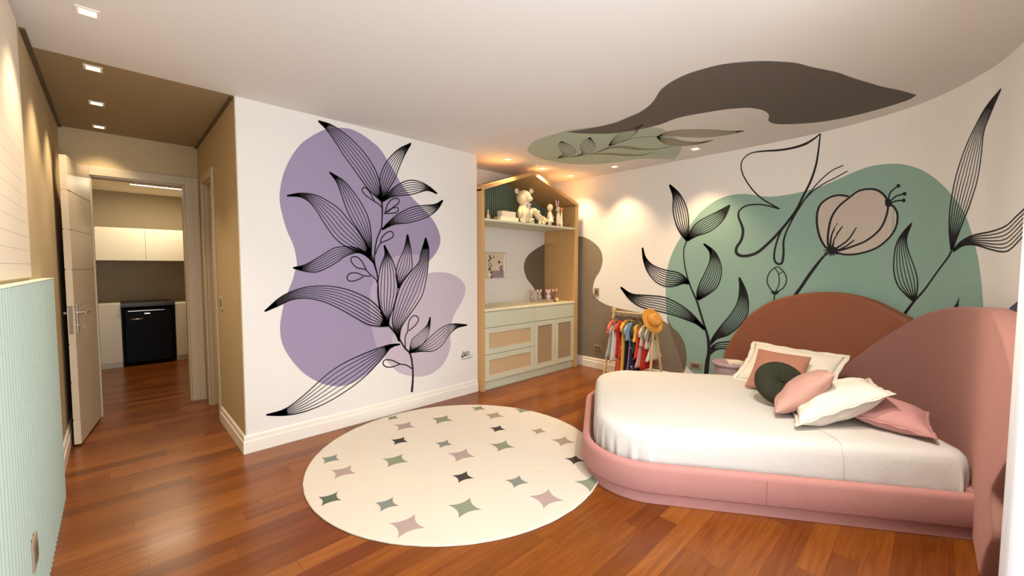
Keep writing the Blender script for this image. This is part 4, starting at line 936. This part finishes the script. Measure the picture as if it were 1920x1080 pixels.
quad((3.62, 1.06, .445), (3.94, 1.05, .72), (3.88, .65, .715), .0, .07, 'cushion', PT, 'square terracotta cushion leaning on the white pillow', cat='cushion')
# round velvet cushion
GV = mat('dark_green_velvet', (38, 40, 24), .9, sheen=.25)
gc = onz(1463, 719, .585); t = empty('round_cushion', gc, 'round pleated dark green velvet cushion', 'cushion')
ax_ = (Vector((-.62, -.42, .62))).normalized(); q = Vector((0, 0, 1)).rotation_difference(ax_); m = MB(); rings = []; R0 = .165; nn_ = 96
for (r, z) in ((.012, .048), (.03, .055), (.07, .066), (.11, .066), (.14, .052), (.158, .026), (.165, 0), (.158, -.026), (.14, -.05), (.1, -.062), (.05, -.066), (.01, -.066)):
    ring = []
    for k in range(nn_):
        a = 2 * PI * k / nn_; am = .0035 * math.sin(a * 24) * (1 - r / R0 * .6) * (1 if z > -.02 else .3); rr = r * 1.0
        ring.append(gc + q @ Vector((rr * math.cos(a), rr * math.sin(a), z + am)))
    rings.append(ring)
m.loft(rings); m.build('cover', GV, t, smooth=True)
MB().ball(gc + q @ Vector((0, 0, .052)), .016, (1, 1, .6)).build('button', GV, t, smooth=True)
# pillows slumping to the right
fw = Vector((.80, .55, 0)).normalized()
def slump(pA, pB, depth, th, *a, **k):
    pA, pB = Vector(pA), Vector(pB); u = (pB - pA) / 2; v = fw * depth / 2
    v = v - u * (v.dot(u) / u.length_squared) * .3
    return pillow((pA + pB) / 2 + v, u, v, th, *a, **k)
def edgeon(pA, pB, v, th, *a, **k):
    pA, pB, v = Vector(pA), Vector(pB), Vector(v); return pillow((pA + pB) / 2 + v * .6, (pB - pA) / 2, v, th, *a, **k)
edgeon((3.08, .715, .46), (3.20, .425, .755), (.19, .045, -.03), .085, 'cushion', PP, 'blush pink cushion leaning over the white pillow', cat='cushion', pinch=.12, wr=.01)
edgeon((3.0, .58, .46), (3.33, .19, .665), (.235, .075, -.015), .11, 'pillow', PW, 'crumpled white pillow propped between two pink cushions', flange=.02, wr=.016)
pillow((3.40, .185, .512), (.0, -.19, -.02), (.19, .02, .02), .085, 'cushion', PR, 'rose cushion lying flat nearest the rose headboard', flange=.012, wr=.006, cat='cushion')

# ------------------------------------------------------------------ bedside table and books
tc_ = Vector((4.29, 1.37, 0)); tz = .487
t = empty('side_table', tc_, 'round mauve side table beside the bed under the headboard', 'side table')
MV = mat('mauve_lacquer', (164, 140, 146), .45)
MB().lathe(tc_, [(.142, 0), (.142, tz - .03), (.138, tz - .03)], 40).build('drum', MV, t, smooth=False, bevel=.002)
MB().lathe(tc_ + Vector((0, 0, tz - .03)), [(.148, 0), (.162, .003), (.166, .01), (.166, .022), (.162, .029), (.15, .03)], 48).build('table_top', MV, t, smooth=True)
def book(c, a, w, d, h, col, label):
    R = Matrix.Rotation(a, 4, 'Z'); t = empty('book', c, label, 'book')
    m = MB(); M = Matrix.Translation(c) @ R
    m.box((-w / 2, -d / 2, 0), (w / 2, d / 2, .003), M).box((-w / 2, -d / 2, h - .003), (w / 2, d / 2, h), M).box((-w / 2, -d / 2, .003), (-w / 2 + .003, d / 2, h - .003), M).build('cover', col, t)
    MB().box((-w / 2 + .003, -d / 2 + .003, .0035), (w / 2 - .003, d / 2 - .003, h - .0035), M).build('pages', PWH, t)
book(tc_ + Vector((-.01, -.03, tz)), .5, .16, .12, .012, mat('ivory_cover', (226, 212, 184), .5), 'ivory book lowest on the mauve side table')
book(tc_ + Vector((-.03, -.05, tz + .0122)), 1.0, .09, .12, .008, mat('white_cover', (238, 230, 212), .5), 'small white booklet lying on the ivory book')

# ------------------------------------------------------------------ rugs
RC = Vector((1.842, 2.482)); RR = 1.06
RUGM = mat('cream_rug_pile', (218, 209, 194), .98, sheen=.3, bump=.5, bscale=500, var=.03, vscale=3)
t = empty('round_rug', (RC.x, RC.y, 0), 'large round cream rug with scattered coloured stars', 'rug')
n = 160; m = MB(); rings = []
for (r, z) in ((RR - .004, 0), (RR, .004), (RR, .009), (RR - .006, .012), (RR * .5, .012), (.01, .012)):
    rings.append([(RC.x + (r + .003 * noise.noise(Vector((k * .7, 0, 0)))) * math.cos(2 * PI * k / n), RC.y + (r + .003 * noise.noise(Vector((k * .7, 0, 0)))) * math.sin(2 * PI * k / n), z) for k in range(n)])
m.loft(rings); m.build('pile', RUGM, t, smooth=False)
SC = {'s': (128, 136, 116), 'b': (120, 128, 124), 'm': (164, 145, 143), 'k': (58, 54, 48), 'f': (210, 203, 184), 'g': (84, 94, 80), 't': (154, 138, 122)}
SM = {k: mat('rug_star_' + k, v, .98) for k, v in SC.items()}
stars = [(560, 138, 's', 70), (630, 187, 'm', 125), (855, 148, 's', 125), (1070, 82, 's', 85), (1165, 124, 't', 112), (1335, 92, 's', 100), (1530, 172, 'f', 90), (1430, 217, 't', 95), (1185, 203, 'k', 95), (995, 238, 'f', 80), (600, 275, 'k', 100), (865, 293, 'b', 102), (1213, 305, 's', 145), (1575, 277, 't', 138), (370, 325, 'f', 90), (190, 383, 'b', 108), (575, 392, 's', 150), (970, 360, 'm', 158), (1645, 388, 'k', 118), (265, 460, 'm', 142), (1430, 440, 'f', 90), (978, 490, 'k', 125), (1300, 518, 'b', 138), (720, 553, 'f', 95), (185, 620, 'g', 132), (525, 653, 'b', 136), (990, 672, 's', 190), (1475, 618, 'm', 200), (1745, 530, 's', 200), (645, 780, 'm', 205)]
# star orientation and size from the tips of one star
RX = lambda x, y: onz(560 + x / 3.177, 740 + y / 3.177, .012)
q = [RX(*p) for p in ((900, 660), (1030, 607), (1088, 685), (957, 738))]; ang = math.atan2((q[2] - q[0]).y, (q[2] - q[0]).x)
for x, y, c, w in stars:
    p = RX(x, y); e = RX(x + w / 2, y + w * .065); r = min(.19, (e - p).length * 1.07); m = MB(); P = []
    ang2 = math.atan2((e - p).y, (e - p).x)
    for k in range(4):
        a0 = ang2 + k * PI / 2; a1 = a0 + PI / 2; A0 = Vector((math.cos(a0), math.sin(a0))) * r; A1 = Vector((math.cos(a1), math.sin(a1))) * r; C0 = (A0 + A1) * .2
        for j in range(8):
            f = j / 8; P.append(Vector((p.x, p.y)) + A0 * (1 - f) ** 2 + C0 * 2 * f * (1 - f) + A1 * f * f)
    Pc = []
    for v in P:
        d = v - RC
        if d.length > RR - .006: v = RC + d.normalized() * (RR - .006)
        Pc.append(v)
    vs = [m.b.verts.new((v.x, v.y, .0128)) for v in Pc]
    for tri in tessellate_polygon([[Vector((v.x, v.y, 0)) for v in Pc]]):
        try: m.b.faces.new([vs[i] for i in tri])
        except ValueError: pass
    m.build('star_motif', SM[c], t)
t = empty('small_rug', (.90, 1.02, 0), 'edge of a round pale rug at the bottom of the photo', 'rug')
m = MB(); m.lathe((.875, .985, 0), [(.465, 0), (.47, .005), (.468, .014), (.2, .014), (.01, .014)], 96); m.build('pile', mat('pale_grey_rug_pile', (226, 224, 220), .98, bump=.4, bscale=400), t)

# ------------------------------------------------------------------ clothes rack
rx = 4.42; rz = .86; ry0, ry1 = 2.76, 2.235
t = empty('clothes_rack', (rx, 2.5, 0), "child's pale wooden A-frame clothes rack between the cabinet and the bed", 'clothes rack')
MB().tube([(rx, ry0 + .03, rz), (rx, ry1 - .03, rz)], .010).build('rail', PALEOAK, t, smooth=True)
for yy in (ry0, ry1):
    for s_ in (-1, 1):
        m = MB(); a = Vector((rx - s_ * .018, yy, rz + .045)); b = Vector((rx + s_ * .17, yy + (.04 if yy == ry0 else -.04), 0)); d = (b - a).normalized(); w_ = Vector((0, 1, 0)); m.obox((a + b) / 2, d * (b - a).length / 2, w_ * .010, d.cross(w_) * .013); m.build('leg', PALEOAK, t)
for s_ in (-1, 1): MB().tube([(rx + s_ * .14, ry0 + .03, .14), (rx + s_ * .14, ry1 - .03, .14)], .009).build('stretcher', PALEOAK, t, smooth=True)
def cmat(nm, c, rough=.85, **k): return mat(nm, c, rough, **k)
def spots_mat(nm, base, dot, scale, size=.3):
    mm = mat(nm, base, .85); nt = mm.node_tree; tc = nt.nodes.new('ShaderNodeTexCoord'); v = nt.nodes.new('ShaderNodeTexVoronoi'); v.inputs['Scale'].default_value = scale
    lt = nt.nodes.new('ShaderNodeMath'); lt.operation = 'LESS_THAN'; lt.inputs[1].default_value = size
    mx = nt.nodes.new('ShaderNodeMix'); mx.data_type = 'RGBA'; mx.inputs[6].default_value = srgb(*base); mx.inputs[7].default_value = srgb(*dot)
    L = nt.links.new; L(tc.outputs['Object'], v.inputs['Vector']); L(v.outputs['Distance'], lt.inputs[0]); L(lt.outputs[0], mx.inputs[0]); L(mx.outputs[2], nt.nodes['Principled BSDF'].inputs['Base Color']); return mm
SATIN = mat('ivory_satin', (206, 200, 186), .35, spec=.7); HANG = mat('dark_hanger', (60, 46, 34), .5)
# (material, top z, bottom z, half width top, half width hem, sleeve, label, x shift)
G = [(cmat('coral_cotton', (226, 110, 84)), .76, .62, .12, .17, 1, 'coral puff-sleeved blouse, first on the left of the clothes rack', -.03),
     (cmat('grey_blue_tulle', (150, 158, 158)), .72, .33, .13, .25, 1, 'grey-blue tulle dress at the left end of the clothes rack', -.02),
     (spots_mat('white_dotted_cotton', (236, 224, 206), (190, 90, 90), 16, .16), .70, .28, .13, .19, 0, 'white dress with red dots near the left of the rack', -.02),
     (cmat('mustard_jersey', (206, 150, 60)), .74, .16, .11, .12, 0, 'narrow mustard dress behind the white dotted dress', 0),
     (cmat('red_cotton', (186, 40, 30)), .76, .34, .14, .16, 1, 'red short-sleeved dress in the left half of the rack', 0),
     (cmat('coral_ruffle', (214, 80, 60), bump=.8, bscale=40), .60, .10, .10, .21, 0, 'coral ruffled dress hanging low under the red one', 0),
     (spots_mat('crimson_print', (176, 40, 56), (236, 170, 180), 30, .3), .72, .33, .10, .15, 0, 'crimson printed dress next to the red dress', 0),
     (cmat('yellow_cotton', (222, 172, 70)), .78, .12, .13, .16, 1, 'long yellow dress with loose sleeves', -.02),
     (cmat('black_wool', (24, 22, 26)), .76, .10, .12, .15, 1, 'long black dress in the middle of the rack', 0),
     (cmat('light_denim', (136, 160, 184)), .75, .55, .13, .13, 1, 'short light blue denim jacket', -.03),
     (cmat('lilac_grey_tulle', (150, 128, 140)), .64, .10, .10, .19, 0, 'long lilac-grey tulle skirt dress', 0),
     (spots_mat('navy_star_print', (40, 36, 72), (226, 224, 232), 24, .24), .68, .14, .10, .15, 0, 'navy dress with a white star print', -.02),
     (cmat('dark_olive', (56, 58, 44)), .74, .40, .12, .13, 1, 'dark olive short dress', 0),
     (cmat('bright_yellow', (228, 178, 70)), .74, .55, .11, .13, 0, 'small bright yellow top on the right half of the rack', -.03),
     (cmat('orange_red', (206, 62, 30)), .70, .36, .11, .16, 0, 'orange-red dress beside the yellow top', -.01),
     (cmat('pale_pink_tulle', (220, 164, 154)), .50, .26, .10, .18, 0, 'pale pink tulle skirt hanging low on the rack', -.02),
     (SATIN, .74, .50, .13, .15, 1, 'ivory satin blouse behind the rack leg', 0),
     (cmat('deep_red', (190, 44, 22)), .60, .24, .11, .17, 0, 'deep red skirt at the right end of the rack', 0),
     (mat('silver_satin', (196, 190, 176), .3, spec=.8), .72, .48, .12, .14, 1, 'silver satin blouse at the right end of the rack', .02),
     (mat('white_tulle', (214, 208, 196), .6), .56, .34, .08, .20, 0, 'white tulle skirt, last on the right of the rack', .06)]
for gi, (gm, z1, z0, w1, w0, slv, label, dx) in enumerate(G):
    yy = ry0 - .025 - gi * (ry0 - ry1 - .05) / (len(G) - 1); ox = rx + dx
    z1 = min(z1, .79)
    t = empty('garment', (ox, yy, z1), label, 'clothing', "children's clothes on the rack"); m = MB(); rings = []; NR = 9; n = 36
    for r in range(NR + 1):
        f = r / NR; z = z1 - (z1 - z0) * f
        if f < .12: w = w1 * (.45 + .55 * f / .12); th = .010 + .03 * f
        else:
            g_ = (f - .12) / .88; w = w1 * (1 - .12 * math.sin(g_ * PI)) + (w0 - w1) * g_; th = .014 + .012 * g_
        ring = []
        for k in range(n):
            a = 2 * PI * k / n; fold = 1 + .18 * f * math.sin(a * 9 + gi) + .08 * f * math.sin(a * 17 + gi * 2)
            ring.append((ox + w * math.cos(a) * (1 + .02 * math.sin(a * 7 + gi) * f), yy + th * math.sin(a) * fold, z + .008 * f * math.sin(a * 5 + gi)))
        rings.append(ring)
    m.loft(rings); m.build('bodice', gm, t, smooth=True)
    if slv:
        for s_ in (-1, 1):
            m = MB(); m.tube([(ox + s_ * w1 * .75, yy, z1 - .03), (ox + s_ * w1 * 1.05, yy, z1 - .075), (ox + s_ * w1 * 1.12, yy, z1 - .13)], [.022, .032, .026], 12, sy=.6); m.build('sleeve', gm, t, smooth=True)
    h = empty('hanger', (ox, yy, rz), 'dark hanger holding the ' + label.split(',')[0].split(' in the ')[0].split(' at the ')[0].split(' on the ')[0].split(' near the ')[0], 'hanger', 'hangers on the clothes rack rail')
    cc = Vector((rx, yy, rz)); m = MB()
    m.tube([cc + Vector((-.013, 0, -.002)), cc + Vector((-.008, 0, .011)), cc + Vector((.002, 0, .0145)), cc + Vector((.012, 0, .009)), cc + Vector((.012, 0, -.006)), cc + Vector((.0, 0, -.02)), cc + Vector((0, 0, -.05))], .0022, 6); m.build('hook', CHROME, h, smooth=True)
    MB().tube([(rx - min(.13, w1), yy, z1 - .0), (rx, yy, max(z1 + .035, rz - .055)), (rx + min(.13, w1), yy, z1 - .0)], .005, 6).build('arms', HANG, h, smooth=True)
# straw hat hung on the end of the rack
hcx = onx(1223, 602, 4.22); Rr = RIGHT; Tc = -FWD
axh = (Rr * .42 + Vector((0, 0, 1)) * .42 + Tc * .80).normalized()
STR = mat('golden_straw', (214, 150, 64), .7, bump=.6, bscale=220, var=.1, vscale=90); STB = mat('straw_band', (190, 126, 52), .7)
t = empty('straw_hat', hcx, 'golden straw hat with a wide brim hung on the rack end', 'hat')
MB().lathe(hcx, [(.066, .001), (.122, -.004), (.142, .008), (.144, .012), (.122, .001), (.072, .006)], 48, axh).build('brim', STR, t, smooth=True)
MB().lathe(hcx, [(.072, .002), (.071, .05), (.067, .074), (.052, .083), (.02, .079), (.005, .078)], 40, axh).build('crown', STR, t, smooth=True)
MB().lathe(hcx, [(.0735, .006), (.0732, .028)], 40, axh).build('band', STB, t, smooth=True)

# ------------------------------------------------------------------ curtain beside the window
t = empty('curtain', (1.95, -.27, 0), 'white curtain gathered at the right edge of the photo', 'curtain')
CUR = mat('white_curtain_linen', (240, 240, 242), .85, bump=.1, bscale=200)
_n = CUR.node_tree.nodes; _tr = _n.new('ShaderNodeBsdfTranslucent'); _tr.inputs[0].default_value = (.86, .87, .9, 1); _mx = _n.new('ShaderNodeMixShader'); _mx.inputs[0].default_value = .4
CUR.node_tree.links.new(_n['Principled BSDF'].outputs[0], _mx.inputs[1]); CUR.node_tree.links.new(_tr.outputs[0], _mx.inputs[2]); CUR.node_tree.links.new(_mx.outputs[0], _n['Material Output'].inputs[0])
m = MB(); rings = []; nz = 16; nx = 60
for r in range(nz + 1):
    z = .02 + 2.5 * r / nz; ring = []; fl = (1 - r / nz)
    for i in range(nx + 1):
        a = i / nx; x = 1.55 + (.625 + .005 * fl) * a; y = -.219 + .028 * math.sin(a * 42) * (1 + .2 * fl) + .006 * fl
        ring.append((x, y, z))
    rings.append(ring)
m.loft(rings, closed=False, cap0=False, cap1=False)
cu = m.build('drape', CUR, t, smooth=True); md = cu.modifiers.new('sol', 'SOLIDIFY'); md.thickness = .004
MB().tube([(1.45, -.212, 2.54), (2.18, -.212, 2.54)], .012).build('curtain_rod', CHROME, t, smooth=True)
